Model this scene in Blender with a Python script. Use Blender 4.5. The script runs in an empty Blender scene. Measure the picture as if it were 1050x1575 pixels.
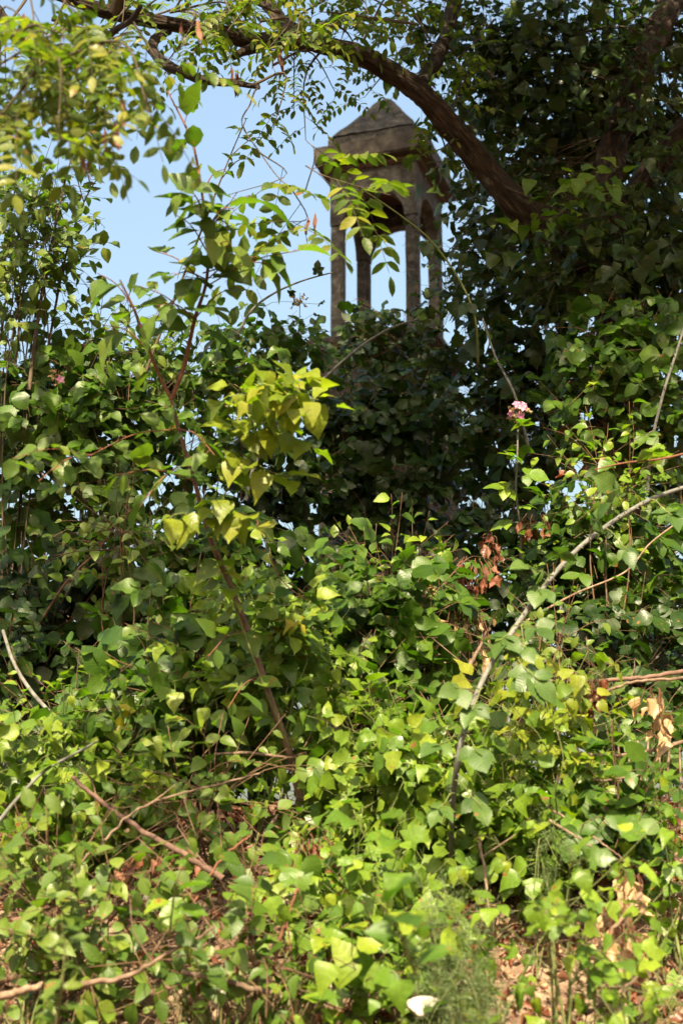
import bpy, bmesh, math, random
import numpy as np
from mathutils import Vector, Matrix, noise

# ------------------------------------------------------------------ camera, sky, sun, exposure
SC = bpy.context.scene
COL = SC.collection
FPX, PITCH, CAMZ = 2400.0, math.radians(17.0), 1.6          # focal length in photo pixels (1050x1575)
cam_d = bpy.data.cameras.new('camera'); cam = bpy.data.objects.new('camera', cam_d); COL.objects.link(cam)
cam.location = (0, 0, CAMZ); cam.rotation_euler = (math.radians(90) + PITCH, 0, 0)
cam_d.sensor_fit = 'VERTICAL'; cam_d.sensor_height = 36.0; cam_d.lens = 36.0 * FPX / 1575
cam_d.clip_start = 0.05; cam_d.clip_end = 2000
cam_d.dof.use_dof = True; cam_d.dof.focus_distance = 4.3; cam_d.dof.aperture_fstop = 6.3
SC.camera = cam

SUN_EL, SUN_AZ = math.radians(42), math.radians(5)         # azimuth: degrees to the left of straight behind the camera
S = Vector((-math.sin(SUN_AZ) * math.cos(SUN_EL), -math.cos(SUN_AZ) * math.cos(SUN_EL), math.sin(SUN_EL)))
W = bpy.data.worlds.new('World'); SC.world = W; W.use_nodes = True
nt = W.node_tree; nt.nodes.clear()
sky = nt.nodes.new('ShaderNodeTexSky'); sky.sky_type = 'NISHITA'; sky.sun_disc = False
sky.sun_elevation = SUN_EL; sky.sun_rotation = math.atan2(S.x, S.y)
sky.air_density = 2.0; sky.dust_density = 10.0; sky.ozone_density = 3.0
bg = nt.nodes.new('ShaderNodeBackground'); bg.inputs[1].default_value = 0.085
wo = nt.nodes.new('ShaderNodeOutputWorld')
nt.links.new(sky.outputs[0], bg.inputs[0]); nt.links.new(bg.outputs[0], wo.inputs[0])
sun_d = bpy.data.lights.new('sun', 'SUN'); sun_d.energy = 5.0; sun_d.angle = math.radians(0.53); sun_d.color = (1.0, 0.85, 0.57)
sun = bpy.data.objects.new('sun', sun_d); COL.objects.link(sun); sun.rotation_euler = S.to_track_quat('Z', 'Y').to_euler()
sun.location = (-10, -20, 20)
SC.view_settings.view_transform = 'Standard'; SC.view_settings.look = 'None'
SC.view_settings.exposure = 2.1; SC.view_settings.gamma = 1.0; SC.view_settings.use_curve_mapping = False
SC.cycles.max_bounces = 8; SC.cycles.diffuse_bounces = 2; SC.cycles.transmission_bounces = 4; SC.cycles.caustics_reflective = False
SC.cycles.sample_clamp_indirect = 6.0

RNG = np.random.default_rng(11); random.seed(11)
SN = np.array(S)
CP, SP = math.cos(PITCH), math.sin(PITCH)

def P(px, py, Y):
    """World point at depth Y along the ray through photo pixel (px, py)."""
    a, b = (px - 525.0) / FPX, (787.5 - py) / FPX
    d = np.array([a, CP - SP * b, SP + CP * b])
    t = Y / d[1]
    return np.array([d[0] * t, Y, CAMZ + d[2] * t])
def mpp(Y, py=787):                                          # metres per photo pixel there
    b = (787.5 - py) / FPX
    return Y / (CP - SP * b) / FPX
def project(p):
    p = np.atleast_2d(p); z = p[:, 2] - CAMZ
    f = p[:, 1] * CP + z * SP; u = -p[:, 1] * SP + z * CP
    return np.stack([525 + FPX * p[:, 0] / f, 787.5 - FPX * u / f, f], 1)
def ZY(px, py, Y): return P(px, py, Y)[2]

# ------------------------------------------------------------------ materials
def mat(name):
    m = bpy.data.materials.new(name); m.use_nodes = True; t = m.node_tree; t.nodes.clear()
    return m, t, t.nodes, (lambda a, b: t.links.new(a, b))
def nd(N, typ, **kw):
    n = N.new(typ)
    for k, v in kw.items():
        if k.startswith('i_'): n.inputs[k[2:].replace('_', ' ')].default_value = v
        else: setattr(n, k, v)
    return n
def ramp(N, stops):
    r = N.new('ShaderNodeValToRGB'); e = r.color_ramp.elements
    while len(e) < len(stops): e.new(0.5)
    for q, (p, c) in zip(e, stops): q.position = p; q.color = (*c, 1)
    return r
def math_n(N, L, op, a, b=None, c=None):
    n = N.new('ShaderNodeMath'); n.operation = op
    for i, v in enumerate((a, b, c)):
        if v is None: continue
        if isinstance(v, (int, float)): n.inputs[i].default_value = v
        else: L(v, n.inputs[i])
    return n.outputs[0]
def mixc(N, L, fac, a, b, blend='MIX'):
    n = N.new('ShaderNodeMix'); n.data_type = 'RGBA'; n.blend_type = blend
    for i, v in ((0, fac), (6, a), (7, b)):
        if isinstance(v, (int, float)): n.inputs[i].default_value = v
        elif isinstance(v, tuple): n.inputs[i].default_value = (*v, 1)
        else: L(v, n.inputs[i])
    return n.outputs[2]

def leaf_mat(name, cols, trans=0.42, tcol=(1.2, 1.6, 0.35), rough=0.42, veins=9.0, brown=0.04, under=(0.06, 0.095, 0.032), vein_k=0.2):
    """Leaf: colour differs leaf by leaf, side veins, paler underside, light passes through."""
    m, t, N, L = mat(name)
    at = nd(N, 'ShaderNodeAttribute', attribute_name='rnd'); oi = N.new('ShaderNodeObjectInfo')
    r = math_n(N, L, 'FRACT', math_n(N, L, 'MULTIPLY_ADD', at.outputs['Fac'], 7.31, oi.outputs['Random']))
    r2 = math_n(N, L, 'FRACT', math_n(N, L, 'MULTIPLY', r, 17.7))
    n = len(cols); cr = ramp(N, [(i / (n - 1), c) for i, c in enumerate(cols)]); L(r, cr.inputs[0])
    geo = N.new('ShaderNodeNewGeometry')
    ns = nd(N, 'ShaderNodeTexNoise', i_Scale=60.0, i_Detail=3.0); L(geo.outputs['Position'], ns.inputs['Vector'])
    ns2 = nd(N, 'ShaderNodeTexNoise', i_Scale=5.0, i_Detail=1.0); L(geo.outputs['Position'], ns2.inputs['Vector'])
    v1 = math_n(N, L, 'MULTIPLY_ADD', ns.outputs[0], 0.6, 0.7); v2 = math_n(N, L, 'MULTIPLY_ADD', ns2.outputs[0], 0.7, 0.65)
    vv = math_n(N, L, 'MULTIPLY', v1, v2)
    base = mixc(N, L, 1.0, cr.outputs[0], vv, 'MULTIPLY')
    uv = N.new('ShaderNodeUVMap'); sp = N.new('ShaderNodeSeparateXYZ'); L(uv.outputs[0], sp.inputs[0])
    av = math_n(N, L, 'ABSOLUTE', math_n(N, L, 'SUBTRACT', sp.outputs[1], 0.5))          # 0 at midrib .. .5 at edge
    ph = math_n(N, L, 'MULTIPLY', math_n(N, L, 'SUBTRACT', sp.outputs[0], math_n(N, L, 'MULTIPLY', av, 0.55)), veins * 6.283)
    sv = math_n(N, L, 'POWER', math_n(N, L, 'MULTIPLY_ADD', math_n(N, L, 'SINE', ph), 0.5, 0.5), 6.0)
    mid = math_n(N, L, 'LESS_THAN', av, 0.022)
    vein = math_n(N, L, 'MAXIMUM', math_n(N, L, 'MULTIPLY', sv, 0.7), mid)
    base = mixc(N, L, math_n(N, L, 'MULTIPLY', vein, vein_k), base, mixc(N, L, 1.0, base, (1.9, 1.75, 1.7), 'MULTIPLY'))
    # brown spots and dry edges on a few leaves
    spots = math_n(N, L, 'GREATER_THAN', ns.outputs[0], 0.66)
    few = math_n(N, L, 'LESS_THAN', r2, brown * 4)
    base = mixc(N, L, math_n(N, L, 'MULTIPLY', spots, few), base, (0.16, 0.075, 0.025))
    back = mixc(N, L, 0.55, base, under)
    base_s = mixc(N, L, geo.outputs['Backfacing'], base, back)
    pr = N.new('ShaderNodeBsdfPrincipled'); L(base_s, pr.inputs['Base Color'])
    L(math_n(N, L, 'MULTIPLY_ADD', geo.outputs['Backfacing'], 0.25, math_n(N, L, 'MULTIPLY_ADD', r2, 0.2, rough - 0.1)), pr.inputs['Roughness'])
    pr.inputs['Specular IOR Level'].default_value = 0.28
    bp = N.new('ShaderNodeBump'); bp.inputs['Strength'].default_value = 0.3; bp.inputs['Distance'].default_value = 0.003
    L(math_n(N, L, 'SUBTRACT', math_n(N, L, 'MULTIPLY', ns.outputs[0], 0.8), math_n(N, L, 'MULTIPLY', vein, 0.35)), bp.inputs['Height']); L(bp.outputs[0], pr.inputs['Normal'])
    tr = N.new('ShaderNodeBsdfTranslucent'); L(mixc(N, L, 1.0, base, tcol, 'MULTIPLY'), tr.inputs[0])
    mx = N.new('ShaderNodeMixShader'); mx.inputs[0].default_value = trans
    L(pr.outputs[0], mx.inputs[1]); L(tr.outputs[0], mx.inputs[2])
    o = N.new('ShaderNodeOutputMaterial'); L(mx.outputs[0], o.inputs[0])
    return m

def rough_mat(name, cols, scale=30.0, detail=6.0, rough=0.85, bump=0.5, dist=0.004, stretch=None, patch=None, patch_scale=4.0, patch_at=0.58):
    m, t, N, L = mat(name)
    if stretch:
        uv = N.new('ShaderNodeUVMap'); mp = N.new('ShaderNodeMapping'); mp.inputs['Scale'].default_value = stretch
        L(uv.outputs[0], mp.inputs[0]); vec = mp.outputs[0]
    else:
        tc = N.new('ShaderNodeNewGeometry'); vec = tc.outputs['Position']
    ns = nd(N, 'ShaderNodeTexNoise', i_Scale=scale, i_Detail=detail, i_Roughness=0.62); L(vec, ns.inputs['Vector'])
    oi = N.new('ShaderNodeObjectInfo')
    n = len(cols); cr = ramp(N, [(0.3 + 0.4 * i / (n - 1), c) for i, c in enumerate(cols)]); L(ns.outputs[0], cr.inputs[0])
    base = cr.outputs[0]
    if patch:
        g2 = N.new('ShaderNodeNewGeometry')
        n2 = nd(N, 'ShaderNodeTexNoise', i_Scale=patch_scale, i_Detail=7.0, i_Roughness=0.7); L(g2.outputs['Position'], n2.inputs['Vector'])
        r2 = ramp(N, [(patch_at - 0.05, (0, 0, 0)), (patch_at + 0.07, (1, 1, 1))]); L(n2.outputs[0], r2.inputs[0])
        base = mixc(N, L, r2.outputs[0], base, patch)
    base = mixc(N, L, 1.0, base, math_n(N, L, 'MULTIPLY_ADD', oi.outputs['Random'], 0.4, 0.8), 'MULTIPLY')
    pr = N.new('ShaderNodeBsdfPrincipled'); L(base, pr.inputs['Base Color']); pr.inputs['Roughness'].default_value = rough
    pr.inputs['Specular IOR Level'].default_value = 0.25
    bp = N.new('ShaderNodeBump'); bp.inputs['Strength'].default_value = bump; bp.inputs['Distance'].default_value = dist
    L(ns.outputs[0], bp.inputs['Height']); L(bp.outputs[0], pr.inputs['Normal'])
    o = N.new('ShaderNodeOutputMaterial'); L(pr.outputs[0], o.inputs[0])
    return m

M = {}
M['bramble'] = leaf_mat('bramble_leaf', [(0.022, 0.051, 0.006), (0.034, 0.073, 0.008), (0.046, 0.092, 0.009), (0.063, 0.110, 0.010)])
M['bramble_shaded'] = leaf_mat('bramble_leaf_shaded', [(0.009, 0.024, 0.004), (0.014, 0.032, 0.004), (0.020, 0.040, 0.005)], trans=.34)  # the bramble leaf again, with the shade of the hollows put into its colour
M['bramble_big'] = leaf_mat('bramble_leaf_old', [(0.030, 0.060, 0.012), (0.040, 0.073, 0.015), (0.050, 0.084, 0.015)], trans=.3, veins=8, vein_k=.22)
M['clematis'] = leaf_mat('clematis_leaf', [(0.046, 0.090, 0.010), (0.068, 0.123, 0.011), (0.089, 0.147, 0.012), (0.111, 0.165, 0.014), (0.142, 0.181, 0.014)], rough=.42, veins=4, brown=.07)
M['lime'] = leaf_mat('lime_leaf', [(0.100, 0.143, 0.011), (0.133, 0.163, 0.014), (0.172, 0.179, 0.015)], trans=.48, veins=5)
M['yellow'] = leaf_mat('yellow_leaf', [(0.189, 0.171, 0.009), (0.225, 0.189, 0.013)], trans=.4, veins=5)
M['elm'] = leaf_mat('elm_leaf', [(0.040, 0.076, 0.011), (0.061, 0.102, 0.014), (0.082, 0.123, 0.017), (0.106, 0.140, 0.019)], veins=10, brown=.08, vein_k=.1)
M['robinia'] = leaf_mat('robinia_leaf', [(0.037, 0.062, 0.011), (0.059, 0.088, 0.013), (0.089, 0.112, 0.014), (0.148, 0.144, 0.014)], trans=.5, veins=3, brown=.06)
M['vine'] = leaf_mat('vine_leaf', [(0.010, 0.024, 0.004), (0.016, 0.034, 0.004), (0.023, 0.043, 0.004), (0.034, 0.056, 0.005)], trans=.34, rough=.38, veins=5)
M['shrub'] = leaf_mat('shrub_leaf', [(0.034, 0.069, 0.009), (0.054, 0.095, 0.012), (0.077, 0.118, 0.014)], trans=.45, veins=6)
M['feather'] = leaf_mat('feathery_leaf', [(0.054, 0.084, 0.033), (0.078, 0.108, 0.042), (0.102, 0.126, 0.054)], trans=.3, veins=1)
M['grass'] = leaf_mat('grass_blade', [(0.060, 0.090, 0.018), (0.096, 0.114, 0.030), (0.180, 0.156, 0.066)], trans=.35, veins=1)
M['dead'] = leaf_mat('dead_leaf_red', [(0.070, 0.022, 0.012), (0.108, 0.036, 0.018), (0.151, 0.059, 0.032)], trans=.3, tcol=(1.5, .9, .6), veins=6, brown=0, under=(.2, .1, .06))
M['straw'] = leaf_mat('dead_leaf_straw', [(0.192, 0.120, 0.057), (0.252, 0.168, 0.084), (0.300, 0.216, 0.120)], trans=.3, tcol=(1.3, 1.0, .7), veins=6, brown=0, under=(.38, .27, .15))
M['petal'] = leaf_mat('petal', [(0.288, 0.106, 0.202), (0.326, 0.144, 0.240), (0.360, 0.216, 0.288)], trans=.4, tcol=(1.1, .9, 1.1), veins=1, brown=0, under=(.6, .35, .45))
M['bark'] = rough_mat('bark', [(.006, .004, .003), (.03, .018, .011), (.10, .066, .042)], scale=1.0, detail=9, stretch=(22, 14, 1), bump=1.0, dist=.05, patch=(.10, .095, .075), patch_scale=16, patch_at=.63)
M['cane'] = rough_mat('cane', [(0.046, 0.046, 0.039), (0.078, 0.077, 0.069), (0.119, 0.117, 0.108)], scale=60, bump=.2)
M['green_stem'] = rough_mat('green_stem', [(0.060, 0.078, 0.021), (0.102, 0.108, 0.036)], scale=50, bump=.15)
M['brown_stem'] = rough_mat('brown_stem', [(0.043, 0.022, 0.012), (0.082, 0.046, 0.026), (0.130, 0.082, 0.053)], scale=70, bump=.4)
M['red_stem'] = rough_mat('red_stem', [(0.072, 0.027, 0.015), (0.126, 0.054, 0.030)], scale=70, bump=.3)
M['dry_stick'] = rough_mat('dry_stick', [(0.050, 0.030, 0.020), (0.101, 0.067, 0.045), (0.168, 0.120, 0.084)], scale=55, bump=.5)
M['pink_stick'] = rough_mat('pink_stick', [(0.051, 0.028, 0.020), (0.097, 0.056, 0.041), (0.138, 0.087, 0.064)], scale=45, bump=.5)
M['dark_stem'] = rough_mat('dark_stem', [(.03, .022, .015), (.07, .05, .033)], scale=60, bump=.4)
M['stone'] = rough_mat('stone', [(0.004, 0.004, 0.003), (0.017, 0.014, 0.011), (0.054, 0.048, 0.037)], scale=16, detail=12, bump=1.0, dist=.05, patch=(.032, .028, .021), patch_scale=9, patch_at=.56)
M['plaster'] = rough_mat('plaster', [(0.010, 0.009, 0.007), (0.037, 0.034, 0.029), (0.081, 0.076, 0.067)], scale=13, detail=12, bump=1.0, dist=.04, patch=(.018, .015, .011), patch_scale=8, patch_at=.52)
M['brick'] = rough_mat('brick', [(0.024, 0.014, 0.009), (0.060, 0.032, 0.018)], scale=14, bump=.8, dist=.015, patch=(.06, .046, .03), patch_scale=6)
M['cornice'] = rough_mat('cornice_stone', [(0.010, 0.007, 0.006), (0.021, 0.017, 0.013), (0.042, 0.035, 0.026)], scale=12, detail=9, bump=.9, dist=.02, patch=(.05, .042, .03), patch_scale=7, patch_at=.62)
M['limestone'] = rough_mat('limestone', [(0.216, 0.194, 0.164), (0.285, 0.268, 0.238), (0.320, 0.302, 0.277)], scale=30, bump=.7, dist=.01)
M['pebble'] = rough_mat('pebble', [(0.154, 0.140, 0.119), (0.266, 0.252, 0.224)], scale=60, bump=.5)
M['soil'] = rough_mat('soil', [(0.046, 0.026, 0.016), (0.111, 0.065, 0.042), (0.195, 0.124, 0.085)], scale=26, detail=10, bump=1.0, dist=.03, patch=(.22, .155, .105), patch_scale=7, patch_at=.55)

# ------------------------------------------------------------------ scene graph helpers
def tag(o, label=None, cat=None, group=None, kind=None):
    for k, v in (('label', label), ('category', cat), ('group', group), ('kind', kind)):
        if v: o[k] = v
    return o
def thing(name, base, label, cat, group=None):
    o = bpy.data.objects.new(name, None); COL.objects.link(o); o.location = [float(v) for v in base]; o.empty_display_size = .05
    return tag(o, label, cat, group)
def mesh_np(name, V, Q, uv=None, rnd=None, material=None, smooth=True):
    me = bpy.data.meshes.new(name); V = np.asarray(V, np.float32); Q = np.asarray(Q, np.int32)
    me.vertices.add(len(V)); me.vertices.foreach_set('co', V.ravel())
    k = Q.shape[1]
    me.loops.add(Q.size); me.loops.foreach_set('vertex_index', Q.ravel())
    me.polygons.add(len(Q)); me.polygons.foreach_set('loop_start', np.arange(0, Q.size, k, dtype=np.int32))
    me.polygons.foreach_set('use_smooth', np.full(len(Q), smooth, dtype=bool))
    me.update(calc_edges=True)
    if uv is not None:
        l = me.uv_layers.new(name='UVMap'); l.data.foreach_set('uv', np.asarray(uv, np.float32)[Q.ravel()].ravel())
    if rnd is not None:
        a = me.attributes.new('rnd', 'FLOAT', 'FACE'); a.data.foreach_set('value', np.asarray(rnd, np.float32))
    if material: me.materials.append(material)
    return me
def part(name, me, parent=None, kind=None, label=None, loc=None):
    o = bpy.data.objects.new(name, me); COL.objects.link(o)
    if parent: o.parent = parent
    if loc is not None: o.location = [float(v) for v in loc]
    return tag(o, label, None, None, kind)

def spline(pts, n):
    """Catmull-Rom through pts, n samples."""
    p = np.asarray(pts, float)
    if len(p) == 2: return p[0] + (p[1] - p[0]) * np.linspace(0, 1, n)[:, None]
    q = np.vstack([2 * p[0] - p[1], p, 2 * p[-1] - p[-2]])
    u = np.linspace(0, len(p) - 1 - 1e-6, n); i = u.astype(int); t = (u - i)[:, None]
    a, b, c, d = q[i], q[i + 1], q[i + 2], q[i + 3]
    return .5 * (2 * b + (c - a) * t + (2 * a - 5 * b + 4 * c - d) * t ** 2 + (3 * b - a - 3 * c + d) * t ** 3)
def unit(v): return v / np.maximum(np.linalg.norm(v, axis=-1, keepdims=True), 1e-9)
class Tubes:
    """Collects tapered tubes (stems, twigs) into one mesh."""
    def __init__(s): s.V, s.Q, s.U, s.n = [], [], [], 0
    def add(s, pts, r, sides=6, ridge=0.0, seed=0.0):
        p = np.asarray(pts, float); n = len(p)
        r = np.asarray(r, float) if np.ndim(r) else np.full(n, r)
        if len(r) != n: r = np.interp(np.linspace(0, 1, n), np.linspace(0, 1, len(r)), r)
        tg = unit(np.gradient(p, axis=0)); ref = np.array([.13, .31, .94]) if abs(tg[0, 2]) < .9 else np.array([1., .2, 0])
        x = unit(np.cross(tg, ref)); y = np.cross(tg, x)
        a = np.linspace(0, 2 * np.pi, sides, endpoint=False)
        L = np.concatenate([[0], np.cumsum(np.linalg.norm(np.diff(p, axis=0), axis=1))])
        rr = np.repeat(r[:, None], sides, 1)
        if ridge:
            for i in range(n):
                for j in range(sides):
                    c, sn = math.cos(a[j]), math.sin(a[j])
                    k = noise.noise(Vector((c * 2.2, sn * 2.2, L[i] * 3 + seed))) * .55 + noise.noise(Vector((c * 4.5 + 9, sn * 4.5, L[i] * 9 + seed))) * .5 + noise.noise(Vector((c * 8 + 9, sn * 8, L[i] * 34 + seed))) * .35
                    rr[i, j] *= 1 + ridge * k
        V = p[:, None, :] + rr[..., None] * (np.cos(a)[None, :, None] * x[:, None, :] + np.sin(a)[None, :, None] * y[:, None, :])
        U = np.stack(np.broadcast_arrays(a[None, :] / (2 * np.pi), L[:, None]), -1)
        i = np.arange(n - 1)[:, None] * sides; j = np.arange(sides)[None, :]; j2 = (j + 1) % sides
        Q = np.stack(np.broadcast_arrays(i + j, i + j2, i + sides + j2, i + sides + j), -1).reshape(-1, 4) + s.n
        caps = [s.n + np.array([0, 0, 0, 0])]
        s.V.append(V.reshape(-1, 3)); s.U.append(U.reshape(-1, 2)); s.Q.append(Q); s.n += n * sides
        # rounded end
        e = len(s.V[-1]); s.V.append((p[-1] + tg[-1] * r[-1] * .6)[None, :]); s.U.append(np.array([[0., L[-1]]])); s.n += 1
        b = s.n - 1 - sides
        if sides % 2 == 0:
            s.Q.append(np.array([[b + k, b + (k + 1) % sides, b + (k + 2) % sides, s.n - 1] for k in range(0, sides, 2)]))
    def mesh(s, name, material, base=(0, 0, 0)):
        return mesh_np(name, np.concatenate(s.V) - np.asarray(base), np.concatenate(s.Q), np.concatenate(s.U), None, material)

# ------------------------------------------------------------------ leaf templates (x along the leaf, z = upper side, length 1)
def tpl(W, nst, tip=1.6, widest=.42, fold=.25, droop=.25, wave=.0, serr=.0, twist=.0, base=.12, lobes=None, back=0.0):
    V, U = [], []
    for k in range(nst):
        t = k / (nst - 1)
        if t < widest: w = base + (1 - base) * math.sin(math.pi / 2 * (t / widest)) ** .8
        else: w = max(0.02, math.cos(math.pi / 2 * ((t - widest) / (1 - widest)))) ** (1 / tip * 1.35)
        if k == nst - 1: w = .02
        if k == 0: w = min(w, .1)
        if lobes: w *= lobes(t)
        w *= W * (1 + serr * (1 if k % 2 else -1))
        zz = -droop * t * t; tw = twist * t
        xb = back * w if 0 < k < nst - 2 else 0
        for sgn in (1, 0, -1):
            z = zz + fold * w * abs(sgn) + (wave * math.sin(t * 9 + sgn * 1.3) * w if sgn else 0) + sgn * w * tw
            V.append((t * (1 - .12 * droop) - xb * abs(sgn), sgn * w, z)); U.append((t, .5 + .5 * sgn * (w / W)))
    Q = []
    for k in range(nst - 1):
        a = 3 * k; b = a + 3
        Q += [(a + 1, b + 1, b, a), (a + 2, b + 2, b + 1, a + 1)]
    return np.array(V), np.array(Q), np.array(U)
TP = {}
def tset(name, n, f): TP[name] = [f(i) for i in range(n)]
rr_ = lambda a, b: random.uniform(a, b)
tset('ovate', 8, lambda i: tpl(rr_(.31, .45), 7, fold=rr_(-.05, .3), droop=rr_(-.05, .45), wave=rr_(0, .35), serr=.05, twist=rr_(-.4, .4), tip=rr_(1.4, 2.4), widest=rr_(.38, .55)))
tset('ovate_fine', 6, lambda i: tpl(rr_(.36, .43), 14, fold=rr_(.1, .35), droop=rr_(.05, .4), wave=rr_(0.05, .2), serr=.055, twist=rr_(-.2, .2), tip=1.35, widest=.45))
tset('elm', 5, lambda i: tpl(rr_(.3, .36), 8, fold=rr_(.15, .5), droop=rr_(.05, .5), wave=rr_(0, .2), serr=.06, twist=rr_(-.3, .3), tip=1.3, widest=.45, base=.3))
lob = lambda t: 1.0 + .28 * math.sin(t * 10.5 + .6)
tset('clematis', 7, lambda i: tpl(rr_(.32, .42), 9, fold=rr_(.0, .4), droop=rr_(.0, .65), wave=rr_(.1, .35), serr=0, twist=rr_(-.4, .4), tip=1.0, widest=.3, base=.6, lobes=lob if i % 2 else None))
tset('heart', 6, lambda i: tpl(rr_(.36, .46), 7, fold=rr_(.0, .35), droop=rr_(.05, .6), wave=rr_(.05, .35), twist=rr_(-.3, .3), tip=1.15, widest=.3, base=.7, back=.15))
tset('oval_far', 3, lambda i: tpl(rr_(.22, .28), 3, fold=rr_(.0, .4), droop=rr_(0, .3), tip=2.4, widest=.5, base=.3))
tset('oval', 4, lambda i: tpl(rr_(.2, .26), 5, fold=rr_(.0, .4), droop=rr_(0, .3), tip=2.4, widest=.5, base=.3))
tset('small', 4, lambda i: tpl(rr_(.3, .4), 5, fold=rr_(.1, .5), droop=rr_(0, .5), twist=rr_(-.4, .4), tip=1.5))
tset('pod', 3, lambda i: tpl(.085, 8, fold=.3, droop=rr_(-.2, .3), widest=.5, base=.4, tip=2.2, wave=.6))
tset('needle', 1, lambda i: tpl(.05, 3, fold=.0, droop=.1))
tset('blade', 4, lambda i: tpl(.018, 7, fold=.5, droop=rr_(.1, .7), widest=.25, base=.6, tip=1.0))
tset('curl_far', 5, lambda i: tpl(rr_(.22, .36), 4, fold=rr_(.5, 1.4), droop=rr_(-.4, .9), wave=rr_(.3, .9), twist=rr_(-1.2, 1.2), tip=1.1))
tset('curl', 6, lambda i: tpl(rr_(.22, .36), 8, fold=rr_(.7, 1.6), droop=rr_(-.4, .9), wave=rr_(.3, .9), serr=.12, twist=rr_(-1.2, 1.2), tip=1.1))

LS = 1.2                                                     # leaf size factor of the masses
PLANTS = []
class Leaves:
    """All leaves of one plant: positions, directions, normals, sizes; turned into parts when everything is placed."""
    def __init__(s, root, material, cap=300, name='leaf', rest='foliage', base=None):
        s.root, s.mat, s.cap, s.name, s.rest, s.base = root, material, cap, name, rest, base
        s.p, s.d, s.n, s.s, s.t = [], [], [], [], []
        PLANTS.append(s)
    def add(s, p, d, n, size, tset_):
        p = np.atleast_2d(p); N = len(p)
        if not N: return
        d = unit(np.broadcast_to(d, (N, 3)).astype(float)); n = np.broadcast_to(n, (N, 3)).astype(float)
        n = unit(n - d * (n * d).sum(1, keepdims=True))
        s.p.append(p); s.d.append(d); s.n.append(n); s.s.append(np.broadcast_to(size, (N,)).astype(float))
        ids = [TIDX[(tset_, i)] for i in range(len(TP[tset_]))]
        s.t.append(RNG.choice(ids, N))
    def pack(s):
        s.P = np.concatenate(s.p); s.D = np.concatenate(s.d); s.N = np.concatenate(s.n); s.S = np.concatenate(s.s); s.T = np.concatenate(s.t)
        keep = s.P[:, 2] > gz(s.P[:, 0], s.P[:, 1]) - .01
        for k in 'PDNST': setattr(s, k, getattr(s, k)[keep])
TLIST, TIDX = [], {}
for k_, L_ in TP.items():
    for i_, t_ in enumerate(L_): TIDX[(k_, i_)] = len(TLIST); TLIST.append(t_)

def rnd3(N, s=1.0): return RNG.normal(0, s, (N, 3))
UP = np.array([0, 0, 1.0])
def rot_about(v, k, ang):
    ang = np.asarray(ang)[..., None]
    return v * np.cos(ang) + np.cross(k, v) * np.sin(ang) + k * (k * v).sum(-1, keepdims=True) * (1 - np.cos(ang))

def compound(LV, kind, pos, d, n, size):
    """One leaf per node: kind says how it is composed."""
    pos, d, n = np.atleast_2d(pos), unit(np.atleast_2d(d)), np.atleast_2d(n); N = len(pos)
    n = unit(n - d * (n * d).sum(1, keepdims=True)); size = np.broadcast_to(size, (N,)).astype(float)
    if kind in ('bramble', 'bramble_fine'):
        ts = 'ovate' if kind == 'bramble' else 'ovate_fine'
        pe = pos + d * (size * RNG.uniform(.35, .8, N))[:, None]
        LV.add(pe, d + rnd3(N, .12), n + rnd3(N, .2), size * RNG.uniform(.9, 1.15, N), ts)
        for sg in (1, -1):
            dd = rot_about(d, n, sg * RNG.uniform(1.0, 1.5, N))
            LV.add(pe - d * (.1 * size)[:, None], dd + rnd3(N, .12) - UP * .1, n + rnd3(N, .25), size * RNG.uniform(.72, .95, N), ts)
        five = RNG.random(N) < .3
        for sg in (1, -1):
            dd = rot_about(d, n, sg * RNG.uniform(1.9, 2.3, N))
            LV.add((pe - d * (.15 * size)[:, None])[five], (dd + rnd3(N, .1))[five], (n + rnd3(N, .25))[five], size[five] * .7, ts)
        return pe
    if kind in ('elm', 'small', 'heart', 'clematis_simple', 'oval'):
        ts = {'clematis_simple': 'clematis'}.get(kind, kind)
        pe = pos + d * (size * RNG.uniform(.08, .3, N))[:, None]
        LV.add(pe, d, n, size, ts); return pe
    if kind == 'clematis':
        for sg in (1, -1):
            dd = rot_about(d, n, sg * RNG.uniform(.5, 1.2, N)); pe = pos + dd * (size * RNG.uniform(.3, .7, N))[:, None]
            LV.add(pe, dd - UP * .25 + rnd3(N, .2), n + rnd3(N, .3), size * RNG.uniform(.75, 1.1, N), 'clematis')
        pe = pos + d * (size * .8)[:, None]
        LV.add(pe, d - UP * .3 + rnd3(N, .2), n + rnd3(N, .3), size, 'clematis'); return pe
    if kind in ('pinnate', 'pinnate_far'):
        ov_ = 'oval' if kind == 'pinnate' else 'oval_far'; pairs = 6 if kind == 'pinnate' else 4; L = size * 4.2 * (1 if kind == 'pinnate' else .8)
        for j in range(pairs + 1):
            t = .22 + .78 * j / pairs
            c = pos + d * (L * t)[:, None] - UP * (.32 * L * t * t)[:, None]
            ax = unit(d - UP * .64 * t)
            if j == pairs: LV.add(c, ax + rnd3(N, .1), n + rnd3(N, .2), size * .95, ov_); break
            for sg in (1, -1):
                LV.add(c, rot_about(ax, n, sg * 1.25) + rnd3(N, .12), n + rnd3(N, .25), size * RNG.uniform(.75, 1.0, N), ov_)
        return pos + d * L[:, None] - UP * (.32 * L)[:, None]

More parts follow.
